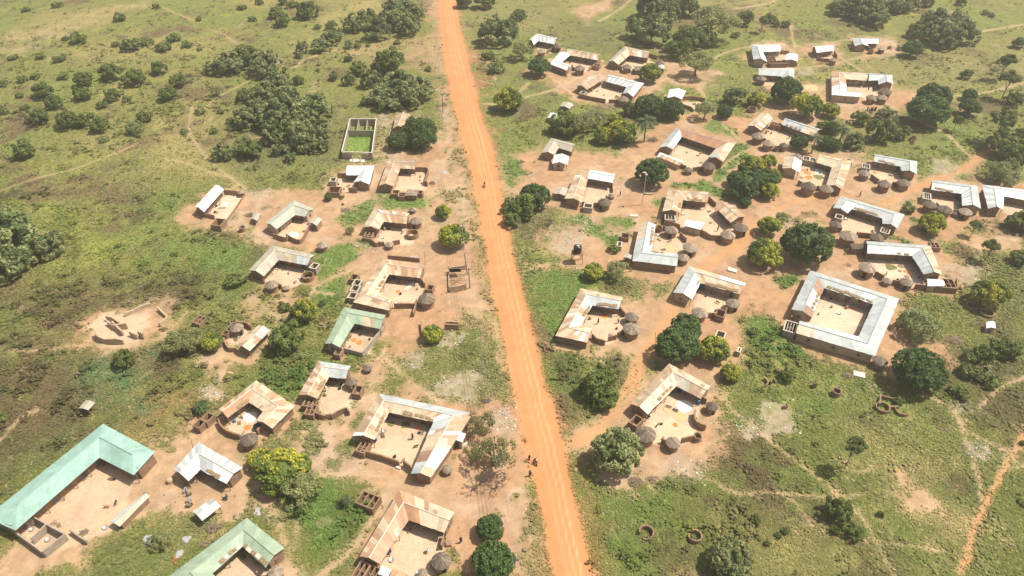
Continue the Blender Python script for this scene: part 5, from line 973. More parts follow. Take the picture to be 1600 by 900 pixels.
KITS=[('cooking_pot',POT,'black cooking pot','pot'),('basin',BAS,'shiny metal basin','basin'),('bench',STO,'low wooden bench','bench'),('firewood_bundle',FIR,'small firewood bundle','firewood'),('grain_sack',SAC,'pale upright sack','sack')]
for key,poly in YARDS.items():
    P=gp(poly,.4); xs=[p[0] for p in P]; ys=[p[1] for p in P]; area=(max(xs)-min(xs))*(max(ys)-min(ys)); k=int(min(9,3+area/45)); tries=0; r=random.Random(key)
    while k>0 and tries<200:
        tries+=1; x,y=r.uniform(min(xs),max(xs)),r.uniform(min(ys),max(ys))
        if not inpoly(x,y,P): continue
        dmin=min(float(seg_dist(x,y,P[i],P[(i+1)%len(P)])) for i in range(len(P)))
        if dmin<.5 or (dmin>2.2 and r.random()<.75): continue
        nm,me,lb,ct=r.choice(KITS); o=link(nm,me,None,(x,y,.012),r.random()*6,r.uniform(.85,1.25)); tag(o,lb+' standing in the court of '+SHORT[key],ct,lb+'s in the court of '+SHORT[key]); k-=1
# ------------------------------------------------------------------ trees
KIND = {  # rz vertical radius, blobs, blob r, leaf size, quads, zmin, core, colours (dark, light, tip), yellow share, name, label words
'm':dict(rz=.80,nb=140,br=.165,ls=.070,nq=6500,core=.78,c=((.030,.052,.020),(.058,.088,.030)),tip=(.10,.13,.05),y=0,name='mango_tree',w='dark green mango tree'),
'g':dict(rz=.75,nb=60,br=.26,ls=.075,nq=4200,core=.70,c=((.030,.050,.018),(.055,.082,.026)),tip=(.10,.12,.05),y=0,name='mango_tree',w='large dark spreading shade tree'),
'y':dict(rz=.80,nb=100,br=.20,ls=.080,nq=5200,core=.72,c=((.055,.078,.020),(.10,.125,.030)),tip=(.28,.255,.045),y=.5,name='mango_tree',w='yellow flushed mango tree'),
'v':dict(rz=.80,nb=100,br=.20,ls=.080,nq=5200,core=.72,c=((.050,.070,.022),(.095,.115,.030)),tip=(.25,.25,.045),y=.40,name='mango_tree',w='bright yellow green round tree'),
'k':dict(rz=.78,nb=120,br=.15,ls=.080,nq=5600,core=.66,c=((.060,.078,.034),(.110,.125,.060)),tip=(.24,.24,.15),y=.5,name='shea_tree',w='grey green tree with clustered leaves'),
'l':dict(rz=.90,nb=46,br=.22,ls=.085,nq=3600,core=.40,c=((.042,.062,.022),(.085,.105,.036)),tip=(.13,.15,.055),y=.15,name='savanna_tree',w='loose green tree'),
't':dict(rz=.95,nb=56,br=.20,ls=.105,nq=3400,core=.40,c=((.048,.068,.030),(.098,.118,.055)),tip=(.24,.24,.14),y=.5,name='teak_tree',w='big leaved pale topped tree'),
'a':dict(rz=.50,nb=60,br=.24,ls=.055,nq=4200,core=0,c=((.10,.11,.055),(.155,.16,.085)),tip=(.2,.2,.11),y=.2,name='acacia_tree',w='feathery grey green tree'),
's':dict(rz=.75,nb=34,br=.25,ls=.090,nq=2600,core=.4,c=((.040,.058,.022),(.080,.098,.036)),tip=(.12,.14,.055),y=.15,name='savanna_tree',w='tall trunked small tree'),
'b':dict(rz=.72,nb=24,br=.30,ls=.15,nq=900,core=.3,c=((.050,.068,.026),(.095,.112,.042)),tip=(.15,.16,.06),y=.15,name='bush',w='low green bush'),
'x':dict(rz=.38,nb=46,br=.24,ls=.050,nq=3000,core=0,c=((.085,.082,.042),(.125,.12,.062)),tip=(.20,.18,.10),y=.2,name='thorn_tree',w='thin see through brownish thorn tree'),
'w':dict(rz=.72,nb=60,br=.24,ls=.055,nq=5200,core=.45,c=((.100,.118,.058),(.160,.175,.095)),tip=(.22,.24,.14),y=.25,name='bush',w='pale feathery bush')}
LEAF=leafmat('leaves',None)
def crown_mesh(kd,seed):
    K=KIND[kd]; r=np.random.RandomState(seed); nb=K['nb']
    d=r.normal(size=(nb,3)); d/=np.linalg.norm(d,axis=1)[:,None]; d[:,2]=np.where(d[:,2]<-.35,-d[:,2]*.6,d[:,2])
    rad=(1-K['br'])*(np.where(r.rand(nb)<(.85 if K['core']>.6 else .62),1,r.rand(nb)**.5))[:,None]
    lump=1+ (.02 if K['core']>.7 else .06 if K['core']>.6 else .24)*np.sin(d[:,0:1]*2.3+seed)*np.cos(d[:,1:2]*2.9+seed*1.7)+ (.03 if K['core']>.6 else .16)*r.randn(nb,1)*.6
    c=d*rad*lump*np.array([1,1,K['rz']]); br=K['br']*r.uniform(.75,1.25,nb)
    nq=K['nq']; bi=r.randint(0,nb,nq); n=r.normal(size=(nq,3)); n/=np.linalg.norm(n,axis=1)[:,None]
    out=c/np.maximum(np.linalg.norm(c,axis=1),.1)[:,None]; flip=(n*out[bi]).sum(1)<-.15; n[flip]*=-1
    p=c[bi]+n*(br[bi]*r.uniform(.72,1.05,nq))[:,None]*np.array([1,1,.9])
    nn=n+r.normal(size=(nq,3))*.7+np.array([0,0,.2]); nn/=np.linalg.norm(nn,axis=1)[:,None]
    t=np.cross(nn,r.normal(size=(nq,3))); t/=np.linalg.norm(t,axis=1)[:,None]; b_=np.cross(nn,t); s=(K['ls']*r.uniform(.6,1.25,nq))[:,None]
    V=np.stack([p-t*s*.6-b_*s*.45,p+t*s*.5-b_*s*.4,p+t*s*.75+b_*s*.45,p-t*s*.35+b_*s*.55],1)
    dk,lt,tp=(np.array(x)*np.array((2.3,2.25,1.9) if kd in 'mgs' else (2.3,2.3,1.75) if kd in 'lb' else (2.05,2.1,1.65)) for x in (*K['c'],K['tip'])); bc=r.rand(nb)[:,None]; yl=(r.rand(nb)<K['y']).astype(float)
    if kd in 'yv': # flush grows on whole limbs
        yd=np.array([math.sin(seed*2.1),math.cos(seed*2.1),.35]); yl=((c@yd+.35*r.randn(nb))>(.12 if kd=='y' else -.15)).astype(float)
    f=np.clip(bc[bi]*.7+r.rand(nq,1)*.45,0,1); C=dk*(1-f)+lt*f; yk=(yl[bi]*r.uniform(.35,1,nq))[:,None]*(.95 if kd in'yv' else .55); C=C*(1-yk)+tp*yk
    C=C*(1+.25*(r.rand(nq,1)-.5)); C=np.repeat(C,4,0)
    verts=V.reshape(-1,3); faces=np.arange(nq*4).reshape(-1,4).tolist(); cols=C
    if K['core']:  # solid core added inside the leaves to block light, in the darkest leaf tone
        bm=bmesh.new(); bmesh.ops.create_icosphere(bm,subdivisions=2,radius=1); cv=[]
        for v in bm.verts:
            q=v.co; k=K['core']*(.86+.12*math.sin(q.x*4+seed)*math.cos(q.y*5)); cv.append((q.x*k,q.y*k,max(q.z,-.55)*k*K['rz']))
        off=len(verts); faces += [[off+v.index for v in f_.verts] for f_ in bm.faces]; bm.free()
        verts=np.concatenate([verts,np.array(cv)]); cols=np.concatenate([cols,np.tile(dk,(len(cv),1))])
    me=bpy.data.meshes.new('crown'); me.from_pydata(verts.tolist(),[],faces); ca=me.color_attributes.new('Col','FLOAT_COLOR','POINT')
    ca.data.foreach_set('color',np.concatenate([cols,np.ones((len(cols),1))],1).astype(np.float32).reshape(-1)); me.materials.append(LEAF); me.update(); return me
def trunk_mesh(seed,h,spread,r0):
    r=random.Random(seed); b=MB(); P=[Vector((0,0,-.05))]; k=4
    for i in range(1,k+1): P.append(Vector((r.uniform(-.05,.05)*i,r.uniform(-.05,.05)*i,h*i/k)))
    for i in range(k): b.tube(P[i],P[i+1],r0*(1-.14*i),r0*(1-.14*(i+1)),7,cap=False)
    for j in range(6):
        a=j*1.05+r.random(); s=P[2 if j%2 else 3]; m_=s+Vector((math.cos(a)*spread*.4,math.sin(a)*spread*.4,h*.25)); e=s+Vector((math.cos(a)*spread*.8,math.sin(a)*spread*.8,h*.35+spread*.35))
        b.tube(s,m_,r0*.5,r0*.3,5,cap=False); b.tube(m_,e,r0*.3,r0*.1,5,cap=False)
    return b.mesh('trunk',M['bark'],True)
CR={k:[crown_mesh(k,11+7*i+ord(k)) for i in range(4 if k in 'mltb' else 3)] for k in KIND}
TRK=[trunk_mesh(3+i,.75,.7,.07) for i in range(3)]
def palm(p,R_,seed):
    r=random.Random(seed); h=R_*2.0; root=empty('palm_tree',(p.x,p.y,0)); b=MB(); k=8
    for i in range(k): b.tube((.02*i*math.sin(seed),0,h*i/k),(.02*(i+1)*math.sin(seed),0,h*(i+1)/k),.24-.012*i,.23-.012*i,8,cap=False)
    b.build('trunk',M['bark'],root,True); c=MB(); top=Vector((.16*math.sin(seed),0,h))
    for f in range(26):
        a=f*2.4+r.random()*.3; up0=r.uniform(-.1,1.1); L=R_*r.uniform(.85,1.1); pts=[]; 
        for i in range(9):
            t=i/8; pts.append(top+Vector((math.cos(a)*L*t*(.55+.45*math.cos(up0)),math.sin(a)*L*t*(.55+.45*math.cos(up0)),L*(math.sin(up0)*t-.85*t*t*(.6+.3*math.cos(up0))))))
        g=r.uniform(.75,1.2); cl=(.095*g,.125*g,.05*g); sd=Vector((-math.sin(a),math.cos(a),0))
        for i in range(8):
            w0=.12*L*math.sin(math.pi*min(1,(i+.6)/8.5)); w1=.12*L*math.sin(math.pi*min(1,(i+1.6)/8.5))
            for s in (1,-1): # leaflets droop off the rib, with gaps
                q0=pts[i]; q1=lerp(pts[i],pts[i+1],.72); 
                c.add([q0,q1,q1+sd*s*w0*1.5+(q1-q0)*.8-Vector((0,0,w0*.45)),q0+sd*s*w0*1.5+(q1-q0)*.6-Vector((0,0,w0*.45))],[(0,1,2,3)],cl)
    c.build('crown',LEAF,root); return root
def bare(p,R_,seed):
    r=random.Random(seed); root=empty('bare_tree',(p.x,p.y,0)); b=MB(); h=R_*1.0
    b.tube((0,0,0),(0.1*R_,0,h*.5),.14,.11); b.build('trunk',M['bark'],root); c=MB()
    def grow(s,d,L,w_,lv):
        e=s+d*L; c.tube(s,e,w_,w_*.6,4,cap=False)
        if lv==0: return
        for _ in range(3 if lv>1 else 4):
            nd=(d+Vector((r.uniform(-1,1),r.uniform(-1,1),r.uniform(-.3,.7)))*.75).normalized(); grow(lerp(s,e,r.uniform(.5,1)),nd,L*.72,w_*.55,lv-1)
    for k in range(6): a=k*1.05+r.random(); grow(Vector((.1*R_,0,h*.5)),Vector((math.cos(a),math.sin(a),.55)).normalized(),R_*.4,.09,4)
    c.build('branches',M['pole'],root); return root
def banana(p,R_,seed):
    r=random.Random(seed); root=empty('banana_clump',(p.x,p.y,0)); b=MB(); c=MB()
    for s in range(7):
        bx,by=r.uniform(-.5,.5)*R_*.7,r.uniform(-.5,.5)*R_*.7; h=R_*r.uniform(.6,1.0); b.tube((bx,by,0),(bx,by,h),.12,.09)
        for f in range(8):
            a=f*.8+r.random(); L=R_*r.uniform(.6,.85); g=r.uniform(.7,1.25); cl=(.075*g,.115*g,.035*g); sd=Vector((-math.sin(a),math.cos(a),0)); P=[Vector((bx,by,h))+Vector((math.cos(a)*L*t,math.sin(a)*L*t,L*(.9*t-1.1*t*t))) for t in (0,.25,.5,.75,1)]
            for i in range(4):
                w0,w1=(.03,.13,.15,.12,.02)[i]*L,(.03,.13,.15,.12,.02)[i+1]*L
                c.add([P[i]-sd*w0,P[i]+sd*w0,P[i+1]+sd*w1,P[i+1]-sd*w1],[(0,1,2,3)],cl)
    b.build('stem',M['bark'],root); c.build('leaves',LEAF,root); return root
tree_items=[]
for ti,(x,y,rp,kd) in enumerate(TREES):
    z0=2.0
    p=G(x,y,z0); R_=rp/S(p); 
    if kd in KIND:
        K=KIND[kd]; rz=K['rz']; gap={'m':.12,'g':.15,'y':.12,'v':.12,'k':.15,'l':.10,'t':.15,'a':.55,'x':.6,'s':1.5,'b':0,'w':.05}[kd]; gap=3.0 if (x,y)==(1338,693) else gap; hc=R_*(rz*(.82 if kd in 'mgyvkaxs' else .62)+gap)
        p=G(x,y,hc); R_=rp/S(p); hc=R_*(rz*(.82 if kd in 'mgyvkaxs' else .62)+gap)
        root=empty(K['name'],(p.x,p.y,0)); me=rnd.choice(CR[kd])
        an=.18 if kd in 'ltbwax' else .05; e_=1.12 if kd in 'ltbw' else 1.04; link('crown',me,root,(0,0,hc),rnd.random()*6.28,(R_*e_*rnd.uniform(1-an,1+an),R_*e_*rnd.uniform(1-an,1+an),R_*e_*rnd.uniform(.88,1.12)))
        if kd not in 'bw': link('trunk',rnd.choice(TRK),root,(0,0,0),rnd.random()*6.28,(R_*(.75 if kd not in 'ax' else 1.1),)*2+(R_*1.2*(hc/R_/.9),))
        else:
            link('stem',TRK[0],root,(0,0,0),rnd.random()*6,(R_*.4,R_*.4,R_*.5))
        cat='bush' if kd in 'bw' else 'tree'; w_=K['w']
    elif kd=='p':
        p=G(x,y,rp/S(G(x,y,4))*1.7); R_=rp/S(p); root=palm(p,R_,ti); cat='palm tree'; w_='palm tree with arching fronds'
    elif kd=='d':
        p=G(x,y,rp/S(p)*.7); R_=rp/S(p); root=bare(p,R_,ti); cat='tree'; w_='nearly leafless thin branched tree'
    else:
        p=G(x,y,R_*.6); R_=rp/S(p); root=banana(p,R_*.95,ti); cat='plant clump'; w_='clump of banana plants'
    tag(root,'x',cat,'trees and bushes around the village'); tree_items.append((root,w_,x,y,R_,Vector((p.x,p.y,0))))
# ------------------------------------------------------------------ small things
def person_mesh(pose,seed=0):
    me=bpy.data.meshes.new('person'); V=[];E=[];Rr=[]
    def v(x,y,z,r,par=None):
        V.append((x,y,z)); Rr.append(r); i=len(V)-1
        if par is not None: E.append((par,i))
        return i
    zz=0 if pose!='sit' else -.42
    pel=v(0,0,.95+zz,.13); ch=v(0,0,1.25+zz,.15,pel); nk=v(0,0,1.45+zz,.055,ch); hd=v(0,.01,1.56+zz,.085,nk); v(0,.01,1.68+zz,.085,hd)
    for s in (1,-1):
        sh=v(.17*s,0,1.40+zz,.06,ch); el=v(.24*s,.05*s*(pose=='walk')-.0,1.13+zz,.045,sh); hn=v(.25*s,(.12 if pose!='walk' else .12*s)+(.15 if pose=='sit' else 0),.90+zz+(.2 if pose=='sit' else 0),.035,el); v(.25*s,.14+(.15 if pose=='sit' else 0),.82+zz+(.2 if pose=='sit' else 0),.03,hn)
        if pose=='sit':
            hp=v(.1*s,0,.90+zz,.10,pel); kn=v(.14*s,.42,.50,.065,hp); an=v(.14*s,.40,.08,.045,kn); v(.14*s,.55,.04,.04,an)
        else:
            st=.18*s if pose=='walk' else 0; hp=v(.1*s,0,.88,.095,pel); kn=v(.11*s,st*.6+.03,.48,.06,hp); an=v(.11*s,st,.09,.042,kn); v(.11*s,st+.13,.04,.035,an)
    me.from_pydata(V,E,[]); o=bpy.data.objects.new('tmp',me); col.objects.link(o); o.modifiers.new('s','SKIN'); sv=me.skin_vertices[0].data
    for i,r in enumerate(Rr): sv[i].radius=(r,r*.85); sv[i].use_root=(i==0)
    m=o.modifiers.new('u','SUBSURF'); m.levels=1; dg=bpy.context.evaluated_depsgraph_get(); out=bpy.data.meshes.new_from_object(o.evaluated_get(dg)); bpy.data.objects.remove(o); out.name='person'; out.materials.clear(); out.materials.append(M['skin']); out.polygons.foreach_set('use_smooth',[True]*len(out.polygons)); return out
PM={k:person_mesh(k) for k in('stand','walk','sit')}
def cloth(name,base): M[name]=mat(name,base=base,rough=.9); return M[name]
CL={'blue':cloth('blue_cloth',(.06,.14,.34)),'white':cloth('white_cloth',(.7,.68,.64)),'dark':cloth('dark_cloth',(.03,.03,.04)),'red':cloth('red_cloth',(.35,.06,.05)),'green':cloth('green_cloth',(.06,.2,.12)),'purple':cloth('wine_cloth',(.16,.05,.1))}
def person(x,y,pose,top,bot,rz,lab,z=0):
    p=G(x,y,z); root=link('person',PM[pose],None,(p.x,p.y,z),rz); tag(root,lab,'person'); zz=0 if pose!='sit' else -.42
    b=MB(); b.lathe([(.17,.92+zz),(.175,1.1+zz),(.20,1.3+zz),(.21,1.40+zz),(.13,1.47+zz),(.07,1.49+zz)],12); o=b.build('shirt',CL[top],root,True); o.scale=(1.05,.8,1)
    b=MB()
    if pose=='sit': b.box((0,.22,.52),(.22,.28,.12))
    else: b.lathe([(.20,.45),(.19,.7),(.165,.96)],12)
    b.build('wrapper',CL[bot],root,True); b=MB(); b.lathe([(.095,0),(.10,.05),(.07,.10),(.01,.12)],10,(0,.0,1.645+zz)); b.build('hair',M['black'],root,True); return root
for a in [(827,720,'stand','dark','red',.3,'person in dark top and red wrapper standing at the road edge beside the motorcycle'),(828,744,'walk','dark','dark',2.8,'person in dark clothes walking on the road edge below the motorcycle'),
 (720.5,848,'walk','dark','dark',0.2,'person in dark clothes walking between the rusty house and the round trees'),(968.7,306,'walk','dark','dark',1.0,'person in dark clothes walking right of the bright white row'),
 (588.5,691,'sit','blue','blue',1.0,'person in blue sitting at the lower end of the cream left wing'),(611,864,'sit','blue','blue',2.0,'person in blue bending beside the rusty wing in the bottom centre court'),
 (669,864,'sit','white','white',1.0,'person in white sitting near the big round hut at bottom centre'),(1219,208,'stand','dark','dark',1,'person standing in the court of the short cream house'),(1233,216,'walk','red','dark',2,'person in red top walking in the court by the grey row'),
 (1343,307,'walk','dark','dark',.5,'lone person in dark clothes walking on bare ground below the plain grey L house'),(1015,653,'sit','white','dark',1.5,'person sitting by the gable of the streaked brown house'),(934.5,506,'stand','dark','dark',1,'person standing in the middle of the rust striped court'),
 (966,505,'walk','white','dark',0,'person in white walking at the right side of the rust striped court'),(510,611,'stand','white','white',1,'person in white standing in the court with curved yard wall'),(1356,142,'walk','red','dark',0,'left person of two walking in the top right bracket court'),(1364,142.5,'walk','dark','dark',0,'right person of two walking in the top right bracket court'),
 (645,686,'walk','dark','dark',1,'person walking in the middle of the big cream court'),(446,650,'stand','blue','blue',1,'x'),(1121,361,'stand','dark','red',1,'person standing in the wide court near two round huts, middle right'),(363,654,'stand','blue','dark',0,'person in blue standing at the rusty wing of the U house')]:
    if a[6]!='x': person(*a)
# goats
def goat_mesh():
    me=bpy.data.meshes.new('goat'); V=[(0,-.32,.5),(0,0,.5),(0,.3,.53),(0,.45,.68),(0,.5,.78),(0,.62,.74)]; E=[(0,1),(1,2),(2,3),(3,4),(4,5)]; Rr=[.13,.15,.13,.07,.07,.04]
    def leg(par,x,y,knee):
        n=len(V); V.extend([(x,y,.42),(x,y+knee,.24),(x,y,.03)]); E.extend([(par,n),(n,n+1),(n+1,n+2)]); Rr.extend([.07,.035,.025])
    for s in(.09,-.09): leg(0,s,-.34,-.05); leg(2,s,.3,.02)
    n=len(V); V.append((0,-.48,.55)); E.append((0,n)); Rr.append(.03)
    me.from_pydata(V,E,[]); o=bpy.data.objects.new('tmp',me); col.objects.link(o); o.modifiers.new('s','SKIN'); sv=me.skin_vertices[0].data
    for i,r in enumerate(Rr): sv[i].radius=(r,r); sv[i].use_root=(i==0)
    m=o.modifiers.new('u','SUBSURF'); m.levels=1; dg=bpy.context.evaluated_depsgraph_get(); out=bpy.data.meshes.new_from_object(o.evaluated_get(dg)); bpy.data.objects.remove(o); out.materials.clear(); out.polygons.foreach_set('use_smooth',[True]*len(out.polygons)); return out
GM=goat_mesh(); GM.materials.append(M['black']); GM2=GM.copy(); GM2.materials[0]=cloth('tan_hide',(.35,.2,.1))
for i,(x,y,lab) in enumerate([(1384.6,429,'dark goat standing in the court of the grey angled house'),(1027,666,'dark goat in the court of the streaked brown house'),(650,699,'brown goat in the lower part of the big cream court'),(1449,520,'dark goat under the pale feathery tree right of the great square compound'),
 (352,781,'left goat of two right of the white and striped L house'),(355,779,'right goat of two right of the white and striped L house'),(168,793,'goat lying in the sun at the centre of the aqua compound court'),(182,787,'goat standing near the long narrow shed roof in the aqua court'),(1098,449,'dark goat near the corner of the white roofed court'),(1343,258,'x'),(1121,474,'goat in the court of the white roofed L house'),(1068,315,'x')]):
    if lab=='x': continue
    p=G(x,y); tag(link('goat',GM if i%3 else GM2,None,(p.x,p.y,0),rnd.random()*6),lab,'goat')
# motorcycles
def bike(p,rz,lab):
    root=empty('motorcycle',(p.x,p.y,0),rz); tag(root,lab,'motorcycle')
    for y in(-.62,.62):
        b=MB(); n=18
        b.lathe([(.30,-.05),(.33,0),(.30,.05),(.24,.03),(.24,-.03)],n,closed=True); w_=b.build('wheel',M['black'],root,True,loc=(0,y,.33)); w_.rotation_euler=(0,math.pi/2,0)
        b=MB(); b.lathe([(.24,.01),(.04,.04),(.04,-.04),(.24,-.01)],n); r_=b.build('rim',M['steel'],w_,True)
    b=MB(); b.tube((0,-.6,.35),(0,-.15,.6),.03);b.tube((0,-.15,.6),(0,.35,.75),.035);b.tube((0,-.1,.3),(0,.3,.6),.03);b.box((0,.0,.40),(.12,.18,.14)); b.build('frame',M['black'],root)
    b=MB(); b.lathe([(.01,-.24),(.10,-.2),(.13,0),(.11,.18),(.02,.24)],10); t=b.build('fuel_tank',CL['red'],root,True,loc=(0,.18,.82)); t.rotation_euler=(math.pi/2,0,0)
    b=MB(); b.box((0,-.32,.80),(.13,.36,.05)); b.build('seat',M['black'],root)
    b=MB(); b.tube((0,.62,.35),(0,.42,.95),.035); b.build('fork',M['steel'],root)
    b=MB(); b.tube((-.33,.36,1.02),(.33,.36,1.02),.02); b.build('handlebar',M['steel'],root); b=MB(); b.lathe([(.02,-.08),(.08,-.04),(.09,.03),(.01,.04)],10); h_=b.build('headlight',M['steel'],root,True,loc=(0,.52,.88)); h_.rotation_euler=(-math.pi/2,0,0); return root
for x,y,rz,l1,l2,top in[(757,292,R(188),'motorcycle with rider coming down the road in the upper middle','rider in dark clothes on the motorcycle in the upper middle of the road','dark'),(837.5,723,R(12),'motorcycle ridden on the road near the two people on foot','rider in white top on the motorcycle lower on the road','white')]:
    p=G(x,y); bike(p,rz,l1); o=person(x,y,'sit',top,'dark',rz,l2,0); o.location=(p.x+math.sin(rz)*.25,p.y-math.cos(rz)*.25,.36)
p=G(675,288); bike(p,R(80),'motorcycle parked right of the tan L house below the big tree')
# poles, lamp, wires
def pole(xb,yb,xt,yt,h,r_,lab,name='utility_pole',arms=True,cat='pole',m='pole'):
    p=G(xb,yb); q=G(xt,yt,h); d=Vector((q.x-p.x,q.y-p.y,0)); 
    if d.length>1.2: d=d.normalized()*1.2
    root=empty(name,(p.x,p.y,0)); tag(root,lab,cat); b=MB(); b.tube((0,0,-.1),(d.x,d.y,h),r_,r_*.7,8); b.build('post',M[m],root)
    if arms: b=MB(); b.box((d.x,d.y,h-.35),(.75,.06,.06)); b.build('crossarm',M[m],root); [ (lambda bb:(bb.tube((d.x+sx,d.y,h-.29),(d.x+sx,d.y,h-.1),.05),bb.build('insulator',M['white'],root)))(MB()) for sx in(-.65,0,.65)]
    return Vector((p.x+d.x,p.y+d.y,h))
t1=pole(692,177,690.5,146,7.5,.13,'wooden power pole beside the tan roof and big dark tree'); t2=pole(734,450,732,421,7.0,.13,'right wooden power pole of the close pair by the road'); t2b=pole(730.5,429,725.5,396,7.0,.12,'left leaning wooden pole of the close pair by the road',arms=False)
t0=G(662,-60,7.5); t3=G(822,960,7.5); 
root=empty('power_line',(t1.x,t1.y,0)); tag(root,'thin overhead wires on poles running along the left side of the road','power line')
for sx in(-.65,0,.65):
    b=MB()
    for A,B_ in((t0,t1),(t1,t2),(t2,t3)):
        k=16; pts=[lerp(A,B_,i/k)+Vector((sx,0,-.08-1.6*4*(i/k)*(1-i/k)*(B_-A).length/150))-Vector((t1.x,t1.y,0)) for i in range(k+1)]
        for i in range(k): b.tube(pts[i],pts[i+1],.028,n=4,cap=False)
    b.build('wire',M['wire'],root)
# street lamp by the dense tree
p=G(1003,320); root=empty('street_lamp',(p.x,p.y,0)); tag(root,'tall pale steel street lamp in front of the dense dark round tree','street lamp'); h=10.2
b=MB(); b.tube((0,0,0),(0.1,0,h),.13,.08,8); b.build('post',M['steel'],root); b=MB(); b.tube((.1,0,h),(-.25,-.1,h+.25),.05); b.build('arm',M['steel'],root); b=MB(); b.box((-.55,-.15,h+.28),(.45,.18,.06),.2); b.build('lamp_head',M['white'],root)
b=MB(); b.box((.1,0,h-.4),(.3,.45,.03)); b.build('solar_panel',M['steel'],root)
pole(985,424,991,382,8.6,.13,'tall dark pole at the lower left corner of the grey house',arms=False); pole(547,377,547,358,2.8,.04,'thin stick pole beside the sapling left of the cream and rust L house',arms=False,name='stick_pole')
pole(664.5,413,663,394,4.2,.05,'thin stick pole behind the rust and cream house near the road',arms=False,name='stick_pole'); pole(302,702,298,685,4,.05,'thin stick pole between the aqua roof and the white roof',arms=False,name='stick_pole'); pole(1024,549,1024,519,5.5,.05,'thin stick pole left of the biggest dark tree on the track',arms=False,name='stick_pole')
pole(1303,314,1307,296,3.5,.05,'thin stick pole behind the grey and white U house',arms=False,name='stick_pole')
# water tower
p=G(901,409); root=empty('water_tower',(p.x,p.y,0),R(4)); tag(root,'black plastic water tank on a rusty steel stand near the rubbish heap','water tower'); hh=2.9
for sx in(-1.3,1.3):
    for sy in(-1.1,1.1): b=MB(); b.tube((sx,sy,0),(sx*.9,sy*.9,hh),.07,.06,6); b.build('leg',M['redrust'],root)
b=MB()
for z in(1.4,):
    k=1-.1*z/hh; c4_=[(-1.3*k,-1.1*k,z),(1.3*k,-1.1*k,z),(1.3*k,1.1*k,z),(-1.3*k,1.1*k,z)]
    for i in range(4): b.tube(c4_[i],c4_[(i+1)%4],.045)
b.tube((-1.3,-1.1,.05),(1.2,-1,hh-.1),.03); b.tube((-1.3,1.1,.05),(1.2,1,hh-.1),.03); b.build('brace',M['redrust'],root)
b=MB(); b.box((0,0,hh+.06),(1.35,1.15,.06)); b.build('platform',M['redrust'],root)
b=MB(); b.lathe([(1.0,0),(1.02,.5),(.98,.52),(.98,.6),(1.02,.62),(1.02,1.2),(.98,1.22),(.98,1.3),(1.02,1.32),(1.0,1.75),(.6,2.0),(.3,2.05),(.01,2.06)],24,(0,0,hh+.12)); b.build('tank',M['black'],root,True); b=MB(); b.lathe([(.34,0),(.34,.1),(.01,.12)],16,(0,0,hh+2.12)); b.build('lid',M['steel'],root,True)
# drums
for x,y,m,r_,h,lab in[(402,668,'black',.75,1.1,'dark round water tank at the lower court side of the rust and cream U house'),(1091.5,629,'blue',.35,1.0,'blue plastic drum at the right end of the streaked brown house'),(1096,449,'blue',.45,1.0,'blue plastic drum in the inner corner of the white roofed L house'),(265,751,'mudpale',.55,.9,'pale clay water jar at the left gable of the white and striped house'),(366,657,'blue',.3,.6,'small blue drum under the rusty wing of the U house')]:
    p=G(x,y,.4); b=MB(); b.lathe([(r_*.9,0),(r_,h*.2),(r_,h*.8),(r_*.8,h),(r_*.3,h*1.03),(.01,h*1.03)],18); o=b.build('water_drum',M[m],None,True,loc=(p.x,p.y,0)); tag(o,lab,'drum')
